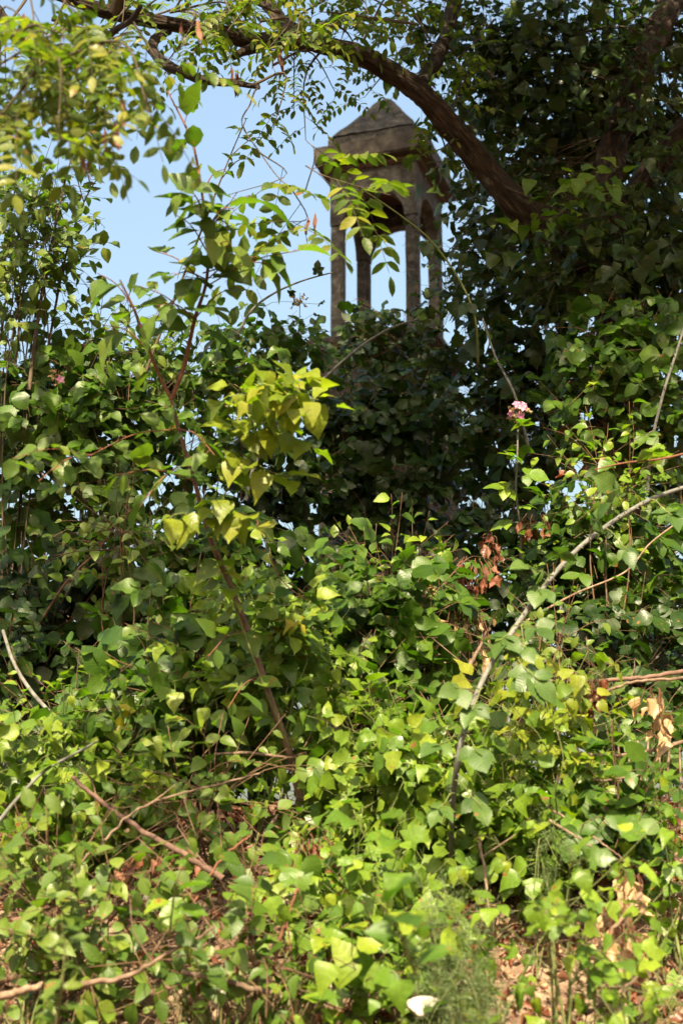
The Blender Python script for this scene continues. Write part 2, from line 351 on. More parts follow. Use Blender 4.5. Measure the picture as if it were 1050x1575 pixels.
def along(pts, spacing, t0=0.0, t1=1.0):
    """Nodes at even steps along a polyline: positions and tangents."""
    p = np.asarray(pts); L = np.concatenate([[0], np.cumsum(np.linalg.norm(np.diff(p, axis=0), axis=1))])
    a = np.arange(L[-1] * t0 + spacing * .5, L[-1] * t1 + 1e-6, spacing)
    if not len(a): a = np.array([L[-1] * (t0 + t1) / 2])
    a = np.clip(a + RNG.uniform(-.25, .25, len(a)) * spacing, 0, L[-1])
    q = np.stack([np.interp(a, L, p[:, i]) for i in range(3)], 1)
    tg = unit(np.gradient(p, axis=0)); g = unit(np.stack([np.interp(a, L, tg[:, i]) for i in range(3)], 1))
    return q, g
def foliate(LV, pts, kind, size, spacing, t0=0.0, t1=1.0, droop=.2, flat=.0, outward=None, tubes=None, pet=.0012):
    q, g = along(pts, spacing, t0, t1); N = len(q)
    side = unit(np.cross(g, UP) + 1e-4); k = np.arange(N) + RNG.integers(0, 2)
    ang = np.where(k % 2 == 0, 0.0, np.pi) + RNG.normal(0, .9 * (1 - flat) + .15, N)
    dirs = rot_about(side, g, ang)
    d = unit(dirs * .85 + g * .35 - UP * droop + rnd3(N, .18))
    n = UP * .5 + SN * .75 + np.array([0, -.25, 0]) + rnd3(N, .36) + (outward * .45 if outward is not None else 0)
    s = size * RNG.uniform(.5, 1.22, N)
    pe = compound(LV, kind, q, d, n, s)
    if tubes is not None:
        for a, b in zip(q, pe): tubes.add(np.array([a, (a + b) / 2 + UP * .003, b]), [pet, pet * .7], 3)

# ------------------------------------------------------------------ the ground: a bank that rises from the road side
_gy = np.array([-200, 1.2, 1.9, 2.45, 2.8, 3.4, 4.2, 6, 14, 40, 400]); _gzv = np.array([0, 0, .72, 1.40, 1.60, 1.86, 2.04, 2.15, 2.2, .5, .4])
def gz(x, y):
    z = np.interp(y, _gy, _gzv)
    bump = .05 * np.sin(x * 3.1 + 1.3) * np.sin(y * 2.3) + .03 * np.sin(x * 7.7 + y * 5.1) + .012 * np.sin(x * 23 + 2) * np.sin(y * 19)
    return z + bump * np.clip((np.asarray(y) - 1.2) / 1.0, 0, 1) * np.clip((20 - np.asarray(y)) / 6, 0, 1)
xs = np.unique(np.concatenate([np.linspace(-400, -6, 14), np.linspace(-6, 6, 220), np.linspace(6, 400, 14)]))
ys = np.unique(np.concatenate([np.linspace(-200, 1, 10), np.linspace(1, 6, 170), np.linspace(6, 20, 50), np.linspace(20, 600, 14)]))
X, Y = np.meshgrid(xs, ys); Z = gz(X, Y)
near = (np.abs(X) < 6) & (Y > 1.2) & (Y < 7)
Z = Z + np.where(near, RNG.normal(0, .007, X.shape), 0)
i, j = np.meshgrid(np.arange(len(ys) - 1), np.arange(len(xs) - 1), indexing='ij'); a = (i * len(xs) + j).ravel()
tag(part('ground', mesh_np('ground', np.stack([X, Y, Z], -1).reshape(-1, 3), np.stack([a, a + 1, a + 1 + len(xs), a + len(xs)], 1), None, None, M['soil'])), 'bare brown earth of the roadside bank', 'ground', None, 'structure')

# ------------------------------------------------------------------ the stone bell turret on its overgrown shaft
YAW = math.radians(18.9); TX = np.array([math.cos(YAW), -math.sin(YAW), 0]); TY = np.array([math.sin(YAW), math.cos(YAW), 0])
YB = 11.7                                                    # depth of the near right-hand corner
FR = P(640, 300, YB); wB = 134 * mpp(YB, 280) / math.cos(YAW) * .985; dB = wB * 1.06
ORG = FR - TX * wB / 2 + TY * dB / 2; ORG[2] = 0
z_top = ZY(654, 203, YB - .08); z_cor = ZY(654, 234, YB - .08); z_crest = ZY(575, 291, YB + .12); tc = 20 * mpp(YB, 400)
rA = (wB - 2 * tc) / 2; z_spr = z_crest - rA * 1.03; z_base = ZY(520, 524, YB + .2); z_slab = z_base - .09
turret = thing('bell_turret', (ORG[0], ORG[1], gz(ORG[0], ORG[1])), 'weathered grey stone bell turret with pyramid roof above the hedge', 'bell turret')
BASE = np.array(turret.location)
def loc2w(v): v = np.asarray(v, float); return ORG + v[..., :1] * TX + v[..., 1:2] * TY + v[..., 2:3] * UP - BASE
def box(x0, x1, y0, y1, z0, z1, sub=5, jit=.005, top=None, bev=.012):
    bm = bmesh.new(); bmesh.ops.create_cube(bm, size=1)
    for v in bm.verts:
        s = top if (top is not None and v.co.z > 0) else 1
        cx, cy = (x0 + x1) / 2, (y0 + y1) / 2
        v.co = Vector((cx + v.co.x * (x1 - x0) * s, cy + v.co.y * (y1 - y0) * s, z0 if v.co.z < 0 else z1))
    bmesh.ops.bevel(bm, geom=bm.edges[:], offset=bev, segments=2, affect='EDGES', clamp_overlap=True)
    if sub: bmesh.ops.subdivide_edges(bm, edges=[e for e in bm.edges if e.calc_length() > .06], cuts=sub, use_grid_fill=True)
    for v in bm.verts:
        q = v.co * 11; v.co += Vector((noise.noise(q), noise.noise(q + Vector((9, 0, 0))), noise.noise(q + Vector((0, 9, 0))))) * jit
        v.co = Vector(loc2w(np.array(v.co)))
    return bm
def bm_part(name, bm, m, parent, label=None, smooth=False):
    me = bpy.data.meshes.new(name); bmesh.ops.recalc_face_normals(bm, faces=bm.faces[:]); bm.to_mesh(me); bm.free(); me.materials.append(m)
    for p in me.polygons: p.use_smooth = smooth
    return part(name, me, parent, label=label)
h, hd = wB / 2, dB / 2
ov = .115
for sx in (-1, 1):
    for sy in (-1, 1):
        x0, x1 = sorted((sx * h, sx * (h - tc))); y0, y1 = sorted((sy * hd, sy * (hd - tc)))
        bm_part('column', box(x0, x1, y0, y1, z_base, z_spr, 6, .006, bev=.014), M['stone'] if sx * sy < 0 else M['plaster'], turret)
def arch_wall(x0, x1, y0, y1, z0, z1, r0, r1, axis):
    """Wall panel with a round arch cut from its lower edge; runs along axis (0 x, 1 y)."""
    bm = bmesh.new(); n = 16; cs = []
    a0, a1 = (x0, x1) if axis == 0 else (y0, y1); m = (r0 + r1) / 2; R = (r1 - r0) / 2
    prof = [(a0, z0)] if a0 < r0 - 1e-4 else []
    prof += [(m - R * math.cos(math.pi * k / n), z0 + R * 1.03 * math.sin(math.pi * k / n)) for k in range(n + 1)]
    if a1 > r1 + 1e-4: prof.append((a1, z0))
    b0, b1 = (y0, y1) if axis == 0 else (x0, x1)
    mk = lambda a, b, z: bm.verts.new(Vector(loc2w(np.array((a, b, z) if axis == 0 else (b, a, z)))))
    rows = []
    for b in (b0, b1):
        lo = [mk(a, b, z) for a, z in prof]; mid = [mk(a, b, (z + z1) / 2 + noise.noise(Vector((a * 5, b * 5, z))) * .01) for a, z in prof]; hi = [mk(a, b, z1) for a, z in prof]
        rows.append((lo, mid, hi))
    for lo, mid, hi in rows:
        for k in range(len(prof) - 1):
            bm.faces.new((lo[k], lo[k + 1], mid[k + 1], mid[k])); bm.faces.new((mid[k], mid[k + 1], hi[k + 1], hi[k]))
    for k in range(len(prof) - 1):
        bm.faces.new((rows[0][0][k], rows[1][0][k], rows[1][0][k + 1], rows[0][0][k + 1])); bm.faces.new((rows[0][2][k], rows[0][2][k + 1], rows[1][2][k + 1], rows[1][2][k]))
    for k in (0, -1):
        for q in (0, 1): bm.faces.new((rows[0][q][k], rows[0][q + 1][k], rows[1][q + 1][k], rows[1][q][k]))
    return bm
e = .002
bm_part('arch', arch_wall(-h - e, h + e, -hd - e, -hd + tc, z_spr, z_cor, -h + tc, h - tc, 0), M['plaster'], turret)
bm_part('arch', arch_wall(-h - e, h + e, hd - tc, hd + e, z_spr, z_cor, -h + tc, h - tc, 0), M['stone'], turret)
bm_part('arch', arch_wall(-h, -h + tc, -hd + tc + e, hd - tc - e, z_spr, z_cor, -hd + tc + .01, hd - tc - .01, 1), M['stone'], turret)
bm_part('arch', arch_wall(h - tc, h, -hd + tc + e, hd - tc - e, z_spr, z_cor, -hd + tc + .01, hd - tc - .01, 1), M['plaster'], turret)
zc = (z_top - z_cor)
bm_part('cornice_moulding', box(-h - .035, h + .035, -hd - .035, hd + .035, z_cor - .03, z_cor + zc * .12, 4, .004), M['brick'], turret, 'worn brick moulding under the cornice')
bm_part('cornice', box(-h - ov, h + ov, -hd - ov, hd + ov, z_cor + zc * .12 + .002, z_top, 9, .006, bev=.012), M['cornice'], turret)
zb = z_top + 19 * mpp(YB, 205) / math.cos(.5)
bm_part('roof_block', box(-h - .02, h + .02, -hd - .02, hd + .02, z_top + .002, zb, 8, .006, bev=.012), M['stone'], turret)
z_ap = ZY(583, 141, YB + .35)
bm_part('pyramid_roof', box(-h - .015, h + .015, -hd - .015, hd + .015, zb + .002, z_ap, 12, .016, top=.13, bev=.02), M['stone'], turret)
bm_part('base_slab', box(-h - .16, h + .16, -hd - .16, hd + .16, z_slab, z_base - .002, 6, .01, bev=.02), M['stone'], turret)
shaft = bm_part('shaft', box(-h - .07, h + .07, -hd - .07, hd + .07, 1.9, z_slab - .003, 7, .012), M['stone'], turret)
# coursed blocks of the shaft front and right side
zz = 2.4; row = 0
while zz < z_slab - .3:
    hh = .26
    for face in (0, 1):
        nblk = 3; Lf = (wB if face == 0 else dB) + .14; x = -Lf / 2 - (row % 2) * .12
        while x < Lf / 2 - .05:
            x2 = min(x + Lf / nblk, Lf / 2); xa = max(x, -Lf / 2)
            if x2 - xa > .08:
                o_ = RNG.uniform(.012, .03)
                b = (box(xa + .008, x2 - .008, -hd - .07 - o_, -hd - .05, zz, zz + hh - .016, 1, .004, bev=.012) if face == 0 else box(h + .05, h + .07 + o_, xa + .008, x2 - .008, zz, zz + hh - .016, 1, .004, bev=.012))
                bm_part('stone', b, M['stone'], shaft)
            x = x2
    zz += hh; row += 1

# ------------------------------------------------------------------ plants: builders
def px_line(pts):
    return np.array([P(*q) for q in pts])
def stem_mesh(root, tubes, material, name='stem', kind=None, label=None):
    return part(name, tubes.mesh(name, M[material], np.array(root.location)), root, kind, label)

def bush(name, label, cat, px, py, Yc, rx, ry, depth, kind, size, nstem, spacing, material, stem_mat='brown_stem', front=.72, group=None, t0=.3, root_spread=.25, cap=300, hang=0.0, base_at=None, rexp=.45):
    """A bush whose arching stems rise from the ground and fill a rounded volume, leaves set along every stem."""
    k = mpp(Yc, py); C = P(px, py, Yc); R = np.array([rx * k, depth, ry * k])
    g = np.array([C[0], C[1] + depth * .2, float(gz(C[0], C[1] + depth * .2))]) if base_at is None else np.atleast_2d(base_at)[0]
    root = thing(name, g, label, cat, group)
    LV = Leaves(root, M[material], cap); tb = Tubes(); size *= LS; spacing *= 1.2; nodes = []
    for i in range(max(5, nstem // 14)):                      # main stems from the root into the volume
        tip = C + unit(RNG.normal(0, 1, 3)) * R * RNG.uniform(.2, .7)
        tip[2] = max(tip[2], float(gz(tip[0], tip[1])) + .06)
        r0 = g + np.array([RNG.normal(0, root_spread * R[0]), RNG.normal(0, root_spread * R[1]), 0])
        if base_at is None: r0[2] = float(gz(r0[0], r0[1])) - .02
        elif np.ndim(base_at) == 2: r0 = base_at[RNG.integers(len(base_at))]
        pts = spline([r0, r0 * .7 + tip * .3 + rnd3(1, .1)[0] * R, r0 * .3 + tip * .7 + rnd3(1, .12)[0] * R + UP * .1 * R[2], tip], 16)
        tb.add(pts, [.0034, .0018], 5); nodes.append(pts[8:])
    nodes = np.concatenate(nodes)
    for i in range(nstem):
        v = RNG.normal(0, 1, 3); v /= np.linalg.norm(v)
        if RNG.random() < front: v[1] = -abs(v[1])
        v *= RNG.uniform(.12, 1.0) ** rexp
        tip = C + v * R * RNG.uniform(.82, 1.12)
        zg = float(gz(tip[0], tip[1]))
        if tip[2] < zg + .03: tip[2] = zg + RNG.uniform(.03, .12)
        dn = np.linalg.norm(nodes - tip, axis=1) + RNG.uniform(0, .35, len(nodes)) * R.max()
        r0 = nodes[np.argmin(dn)]; L = np.linalg.norm(tip - r0)
        if L < .25: tip = tip + unit(np.cross(v, rnd3(1)[0])) * .2
        mid = (r0 + tip) / 2 + UP * (RNG.uniform(.02, .2) * L) + rnd3(1, .12)[0] * L
        pts = spline([r0, mid, tip - UP * hang * R[2] * .5 * RNG.random()], 10)
        tb.add(pts, [min(.0022, .001 + .001 * L), .0007], 4)
        foliate(LV, pts, kind, size, spacing, .08, 1.0, outward=unit(v), tubes=tb if Yc < 3.8 else None, pet=.0008)
    stem_mesh(root, tb, stem_mat, 'stem', 'stuff')
    return root

def cane(name, label, cat, pts, r, kind, size, spacing, material, stem_mat, group=None, t0=0., t1=1., thorns=0, base=None, droop=.2, flat=.3, ns=None, twigs=0, twig_len=.2, cap=300, sides=8):
    p = spline(px_line(pts), ns or len(pts) * 10)
    root = thing(name, p[0] if base is None else base, label, cat, group)
    tb = Tubes(); tb.add(p, r, sides); stem_mesh(root, tb, stem_mat, 'stem')
    pt = Tubes(); LV = Leaves(root, M[material], cap) if kind else None
    if kind and spacing: foliate(LV, p, kind, size, spacing, t0, t1, droop=droop, flat=flat, tubes=pt)
    if twigs:
        q, g = along(p, np.linalg.norm(np.diff(p, axis=0), axis=1).sum() * (t1 - t0) / twigs, t0, t1)
        for a, t in zip(q, g):
            d = unit(np.cross(t, rnd3(1)[0])); e_ = a + (d * .8 + t * .6 + UP * RNG.uniform(-.3, .4)) * twig_len * RNG.uniform(.5, 1.2)
            tp = spline([a, (a + e_) / 2 + UP * .02, e_ - UP * .02], 8); pt.add(tp, [.0022, .0008], 4)
            foliate(LV, tp, kind, size, size * .75, .2, 1, droop=droop, tubes=pt, pet=.0007)
    if thorns:
        q, g = along(p, .018)
        for a, t in zip(q, g):
            d = unit(np.cross(t, rnd3(1)[0])); rad = float(np.mean(r))
            pt.add(np.array([a + d * rad * .8, a + d * (rad + .004) - t * .001, a + d * (rad + .0075) - t * .003]), [.0016, .0003], 4)
    if pt.n: stem_mesh(root, pt, stem_mat, 'leaf_stalk' if not thorns else 'thorn', 'stuff')
    return root

# ------------------------------------------------------------------ the robinia tree: trunk, arching limbs, high crown
tbase = P(930, 1010, 5.3); tbase[2] = float(gz(tbase[0], tbase[1])) - .05
tree = thing('robinia_tree', tbase, 'vine-clad tree with dark furrowed bark and one limb arching over the turret', 'tree')
def wood(name, pts, rpx, seed, sides=26, rings=None, label=None):
    p = px_line(pts); L = np.linalg.norm(np.diff(p, axis=0), axis=1).sum()
    n = rings or int(L / .014); c = spline(p, n)
    c += np.stack([[noise.noise(Vector((i * .06, seed, q))) * .012 for i in range(n)] for q in (0., 5., 9.)], 1)
    tb = Tubes(); r = np.interp(np.linspace(0, 1, n), np.linspace(0, 1, len(rpx)), [a * mpp(q[2], q[1]) / 2 for a, q in zip(rpx, pts)])
    tb.add(c, r, sides, ridge=.55, seed=seed); return part(name, tb.mesh(name, M['bark'], tbase), tree, label=label), c
trunk, ctr = wood('trunk', [(930, 1150, 5.3), (945, 900, 5.3), (955, 650, 5.25), (945, 480, 5.2), (925, 390, 5.2), (935, 260, 5.25), (965, 150, 5.35), (1005, 60, 5.5), (1060, -70, 5.7), (1130, -330, 6.0), (1080, -700, 6.2), (1000, -1100, 6.4), (900, -1600, 6.5)], [100, 84, 74, 68, 58, 42, 38, 37, 36, 32, 26, 20, 10], 1.0)
limb, cl = wood('limb', [(935, 450, 5.2), (900, 400, 5.12), (850, 358, 5.05), (795, 315, 5.0), (740, 252, 4.95), (690, 188, 4.9), (630, 132, 4.82), (560, 90, 4.72), (480, 66, 4.6), (390, 62, 4.45), (290, 42, 4.3), (170, 20, 4.1), (40, -30, 3.9), (-90, -110, 3.7)], [52, 48, 44, 40, 37, 35, 31, 28, 26, 24, 21, 19, 16, 13], 4.0, label='thick bare limb arching leftward with sunlit bark')
limb2, cl2 = wood('limb', [(950, 420, 5.25), (962, 330, 5.15), (1000, 262, 5.05), (1060, 195, 4.9), (1180, 60, 4.7), (1330, -180, 4.6), (1400, -600, 4.5)], [48, 38, 35, 34, 32, 30, 22], 7.0)
limb3, cl3 = wood('limb', [(470, 64, 4.58), (430, 30, 4.7), (380, -60, 4.9), (330, -260, 5.2), (260, -600, 5.6)], [24, 22, 22, 18, 12], 9.0, 16)
limb4, cl4 = wood('limb', [(262, 42, 4.28), (232, 70, 4.15), (258, 100, 4.0), (300, 118, 3.95), (352, 126, 3.9), (398, 135, 3.85)], [15, 15, 15, 14, 11, 6], 12.0, 14, label='crooked lichen-covered side branch')
limb5, cl5 = wood('limb', [(640, 138, 4.83), (690, 40, 5.1), (700, -120, 5.5), (640, -420, 6.0), (560, -800, 6.4)], [20, 22, 22, 20, 14], 15.0, 14)
limb6, cl6 = wood('limb', [(-90, -110, 3.7), (30, 60, 3.5), (90, 95, 3.3), (160, 60, 3.1), (215, 10, 2.9)], [16, 16, 14, 12, 8], 18.0, 12)
stub, _ = wood('limb', [(402, 70, 4.46), (378, 78, 4.42), (358, 90, 4.4)], [20, 15, 8], 21.0, 12)
RL = Leaves(tree, M['robinia'], 300); rt = Tubes()
def twig(a, b, n=10, sag=.06, r=(.005, .0012), size=.034, spacing=.055, t0=.15, tubes=rt, LV=RL, kind='pinnate'):
    p = spline([a, (a + b) / 2 + UP * sag + rnd3(1, .04)[0], b], n); tubes.add(p, r, 5)
    q, g = along(p, spacing, t0, 1); N = len(q)
    side = unit(np.cross(g, UP) + 1e-4) * np.where(np.arange(N) % 2, 1, -1)[:, None]
    d = unit(side * .8 + g * .4 + rnd3(N, .25) - UP * .12)
    compound(LV, kind, q, d, UP + SN * .3 + rnd3(N, .3), size * RNG.uniform(.8, 1.2, N))
    for a_, d_ in zip(q, d) if kind == 'pinnate' else ():
        L = size * 4.2; tubes.add(np.array([a_, a_ + d_ * L * .5 - UP * .08 * L, a_ + d_ * L - UP * .32 * L]), [.0009, .0005], 3)
def ptw(x0, y0, Y0, x1, y1, Y1, **k): twig(P(x0, y0, Y0), P(x1, y1, Y1), **k)
# sprays in view: hanging from the limb against the sky, and near the lens top left
for (a, b) in [((430, 20, 4.5), (330, 60, 4.3)), ((470, 60, 4.6), (452, 175, 4.7)), ((500, 70, 4.6), (470, 215, 4.75)), ((560, 60, 4.7), (620, 20, 4.7)), ((520, 40, 4.6), (560, 100, 4.9)), ((600, 100, 4.8), (560, 150, 5.2)),
               ((660, 60, 5.0), (600, 30, 4.9)), ((700, 80, 5.1), (640, 90, 5.0)), ((420, 100, 4.5), (520, 150, 4.8)), ((390, 130, 3.9), (420, 200, 3.9)), ((500, 0, 4.7), (440, 40, 4.6)), ((600, 0, 4.9), (520, 30, 4.8)), ((760, 30, 5.2), (690, 100, 5.1)),
               ((300, 20, 4.3), (240, 120, 4.2)), ((360, 40, 4.4), (300, 90, 4.3)), ((200, 10, 4.1), (130, 130, 4.0)), ((260, 0, 4.2), (180, 60, 4.1)), ((120, 0, 4.0), (60, 130, 3.9)), ((80, 30, 4.0), (160, 150, 4.0)), ((40, 0, 3.9), (10, 150, 3.8)),
               ((640, 150, 4.85), (690, 260, 4.9)), ((690, 190, 4.9), (720, 90, 5.1)), ((760, 120, 5.2), (700, 150, 5.1)), ((480, 20, 4.7), (540, -20, 4.8)), ((390, 0, 4.5), (340, 20, 4.4))]:
    ptw(*a, *b)
for (a, b) in [((40, 40, 2.2), (150, 110, 2.0)), ((120, 30, 2.1), (60, 200, 1.95)), ((10, 60, 2.1), (40, 180, 2.0)), ((90, 90, 2.0), (230, 180, 1.95)), ((0, 180, 2.0), (90, 220, 1.95)),
               ((170, 80, 2.1), (180, 190, 2.05)), ((20, 0, 2.0), (130, 30, 1.95)), ((150, 130, 2.1), (90, 90, 2.0)), ((0, 110, 2.2), (70, 60, 2.1))]:
    ptw(*a, *b, size=.031, spacing=.04, r=(.0025, .0008), sag=.02)
for k_ in range(30):
    x_ = RNG.uniform(180, 660); y_ = RNG.uniform(-30, 45); Y_ = RNG.uniform(3.6, 5.0)
    ptw(x_, y_, Y_, x_ + RNG.normal(0, 70), y_ + RNG.uniform(-20, 75), Y_ - .1, size=.036)
for k_ in range(9):
    x_ = RNG.uniform(-20, 210); y_ = RNG.uniform(-20, 130); Y_ = RNG.uniform(1.9, 2.6)
    ptw(x_, y_, Y_, x_ + RNG.normal(0, 50), y_ + RNG.uniform(20, 80), Y_ - .05, size=.031, spacing=.04, r=(.002, .0008), sag=.02)
# the sunlit drooping spray in front of the turret, hung on a thin twig from the limb
sprayp = spline(px_line([(385, 160, 3.0), (372, 190, 2.95), (400, 235, 2.9), (435, 280, 2.85), (470, 292, 2.8)]), 20); rt.add(sprayp, [.0018, .001], 5)
rt.add(spline(px_line([(398, 135, 3.85), (392, 140, 3.4), (385, 160, 3.0)]), 12), [.003, .0018], 5)
for x0, y0, x1, y1, Y_ in [(470, 255, 600, 300, 2.75), (470, 292, 470, 215, 2.8), (445, 285, 425, 340, 2.8), (400, 235, 350, 300, 2.85)]:
    ptw(x0, y0, Y_, x1, y1, Y_ - .05, size=.042, spacing=.05, r=(.0016, .0008), sag=.01)
# high crown, unseen above the frame: leafy boughs placed to shade turret and hedge
shade_crown = [(.8, 3.4, 5.85, 1.1, 1.2, .45, 100), (.35, 2.6, 5.8, .7, .6, .3, 50), (.3, 4.3, 6.7, 1.0, 1.0, .7, 26), (1.4, 5.0, 7.0, 1.5, 1.5, .9, 60), (.4, 6.2, 9.0, 1.8, 1.6, 1.3, 36), (2.3, 6.6, 8.8, 1.4, 1.6, 1.3, 20), (.3, 6.0, 11.2, 1.7, 1.5, 1.0, 50), (.0, 6.0, 12.7, 1.6, 1.4, 1.1, 66), (.1, 6.0, 14.2, 1.4, 1.3, .9, 44), (2.3, 4.6, 5.6, .8, 1.3, .8, 30), (2.1, 3.2, 5.4, .7, .9, .6, 26), (-.75, 1.95, 4.5, .45, .4, .18, 22)]
anch = np.concatenate([ctr[len(ctr) * 7 // 12:], cl[len(cl) // 2:], cl2[len(cl2) // 2:], cl3[len(cl3) // 2:], cl5[len(cl5) // 2:]])
for cx, cy, cz, rx, ry, rz, n in shade_crown:
    cen = np.array([cx, cy, cz]); pts_b = []
    for _ in range(2):                                        # two parent boughs carry each leafy part of the crown
        e_ = cen + rnd3(1, .35)[0] * np.array([rx, ry, rz]); a = anch[np.argmin(np.linalg.norm(anch - cen, axis=1) + RNG.uniform(0, .3, len(anch)))]
        p = spline([a, a * .55 + e_ * .45 + rnd3(1, .1)[0], e_], 30); rt.add(p, [.03, .012], 8, ridge=.2, seed=cx); pts_b.append(p[10:])
    pts_b = np.concatenate(pts_b)
    for _ in range(n):
        v = unit(RNG.normal(0, 1, 3)) * RNG.uniform(.3, 1) ** .5; tip = np.array([cx, cy, cz]) + v * np.array([rx, ry, rz])
        dd = np.linalg.norm(pts_b - tip, axis=1); a = pts_b[np.argmin(dd + RNG.uniform(0, .7, len(dd)))]
        p = spline([a, a * .5 + tip * .5 + UP * .1 + rnd3(1, .14)[0], tip], 12); rt.add(p, [.009, .003], 5)
        for q in along(p, .26, .2, 1)[0]:
            e_ = q + unit(rnd3(1)[0] + v * .4) * RNG.uniform(.35, .6)
            twig(q, e_, 5, .03, size=.075, spacing=.085, kind='pinnate_far')
part('twig', rt.mesh('twig', M['dark_stem'], tbase), tree, 'stuff')
# seed pods on the tree
pods = Leaves(tree, M['dead'], 60, 'seed_pod', 'seed_pods')
for x, y, Y_, n in [(462, 350, 2.85, 2), (470, 325, 2.85, 1), (170, 190, 2.0, 3), (150, 220, 2.0, 2), (300, 45, 2.2, 2), (190, 150, 2.0, 1), (355, 110, 3.9, 3), (45, 30, 2.1, 2), (20, 150, 2.1, 1), (430, 75, 4.5, 3)]:
    for _ in range(n):
        p = P(x + RNG.normal(0, 8), y + RNG.normal(0, 8), Y_)
        pods.add(p, -UP + rnd3(1, .12)[0], rnd3(1)[0], .05 if Y_ < 3.5 else .075, 'pod')

# ------------------------------------------------------------------ climbing vines on and under the tree (dark mass on the right)
VG = 'climbing vines over the tree'
on_trunk = lambda i: ctr[i]
def wood_near(px, py, Y_):
    d = np.linalg.norm(woodpts - P(px, py, Y_), axis=1); return woodpts[np.argsort(d + RNG.uniform(0, .25, len(d)))[:40]]
def vine(label, px, py, Y_, rx, ry, dp, n, kind='heart', size=.055, spacing=.06, m='vine', hang=.5, at=None, front=.6, cap=300, rexp=.5):
    return bush('climbing_vine', label, 'vine', px, py, Y_, rx, ry, dp, kind, size, n, spacing, m, 'dark_stem', front, VG, .2, .12, cap, hang, wood_near(px, py, Y_), rexp)
i_ = lambda f: ctr[int(len(ctr) * f * 10 / 12)]
woodpts = np.concatenate([ctr[len(ctr) // 12:], cl, cl2])
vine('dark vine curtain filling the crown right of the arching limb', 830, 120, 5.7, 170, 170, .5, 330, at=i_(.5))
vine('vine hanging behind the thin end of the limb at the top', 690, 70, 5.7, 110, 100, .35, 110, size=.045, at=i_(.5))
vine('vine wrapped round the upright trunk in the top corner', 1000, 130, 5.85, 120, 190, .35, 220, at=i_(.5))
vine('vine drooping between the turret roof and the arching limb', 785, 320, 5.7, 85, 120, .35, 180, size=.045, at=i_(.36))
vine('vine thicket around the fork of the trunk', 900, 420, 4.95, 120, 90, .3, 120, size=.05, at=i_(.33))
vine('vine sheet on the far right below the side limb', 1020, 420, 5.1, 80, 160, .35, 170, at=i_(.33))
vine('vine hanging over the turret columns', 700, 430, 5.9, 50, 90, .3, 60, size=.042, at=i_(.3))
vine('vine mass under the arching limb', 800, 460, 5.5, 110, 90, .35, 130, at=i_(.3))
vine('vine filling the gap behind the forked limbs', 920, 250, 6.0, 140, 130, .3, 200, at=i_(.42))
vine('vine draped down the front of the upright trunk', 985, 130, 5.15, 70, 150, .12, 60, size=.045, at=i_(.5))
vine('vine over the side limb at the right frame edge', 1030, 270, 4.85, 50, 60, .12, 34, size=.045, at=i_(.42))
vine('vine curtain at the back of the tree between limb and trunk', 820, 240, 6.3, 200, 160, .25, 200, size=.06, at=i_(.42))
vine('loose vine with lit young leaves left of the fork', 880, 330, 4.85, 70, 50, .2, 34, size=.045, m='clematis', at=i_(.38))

# ------------------------------------------------------------------ hedge: brambles and shrubs
BG = 'bramble bushes of the hedge'
def bramble(label, px, py, Y_, rx, ry, dp, n, size=.05, spacing=.075, m='bramble', **k):
    return bush('bramble_bush', label, 'bramble', px, py, Y_, rx, ry, dp, 'bramble', size, n, spacing, m, 'brown_stem', group=BG, **k)
bramble('dark bramble wall in the shaded hollow below the turret', 590, 720, 5.6, 150, 190, .35, 170, size=.055, m='bramble_shaded')
bramble('bramble heaped against the turret base', 610, 555, 6.2, 140, 55, .35, 90, size=.05, m='bramble_shaded')
bramble('shaded bramble to the right of the hollow, with sky gaps', 800, 640, 5.3, 110, 170, .3, 130, size=.052, m='bramble_shaded')
bramble('tall bramble on the far right below the vines', 960, 620, 4.7, 120, 160, .35, 170, size=.05)
bramble('bramble behind the big grey cane', 930, 880, 4.5, 150, 120, .35, 170, size=.048)
bramble('large bramble on the far left in half shade', 110, 700, 4.6, 200, 170, .45, 230, size=.05)
bramble('bramble crest left of the hedge gap', 300, 640, 4.9, 150, 100, .35, 120, size=.045)
bramble('dark bramble in the hollow on the left', 110, 950, 4.3, 150, 140, .3, 120, size=.052, m='bramble_shaded')
bramble('bramble mound under the sapling stem', 290, 900, 4.1, 140, 130, .3, 120, size=.05)
bramble('sunlit bramble mound in the middle of the hedge', 590, 1000, 3.75, 160, 125, .35, 190, size=.046)
bramble('low bramble with rounded sunlit leaves on the left', 240, 1090, 3.5, 140, 90, .3, 110, size=.047)
bramble('bramble on the right below the red dry stick', 950, 1110, 3.75, 130, 70, .2, 40, size=.036)
bramble('bramble tangle at the right foot of the bank', 960, 1270, 3.05, 110, 45, .2, 40, size=.038)
bramble('bramble shoots left of the turret against the sky', 420, 555, 5.4, 120, 50, .3, 90, size=.04)

bramble('dense bramble at the back between sapling and hollow', 420, 800, 5.3, 130, 150, .3, 120, m='bramble_shaded')
bramble('dense bramble at the back right of the hollow', 770, 880, 5.0, 110, 110, .3, 90, m='bramble_shaded')
bramble('dark bramble low behind the level stem', 930, 1040, 4.3, 170, 130, .3, 110, m='bramble_shaded')
bramble('dark bramble low behind the left hollow', 60, 1060, 4.2, 130, 120, .3, 80, m='bramble_shaded')
bramble('dark bramble behind the middle mound', 640, 1060, 4.4, 170, 110, .3, 100, m='bramble_shaded')

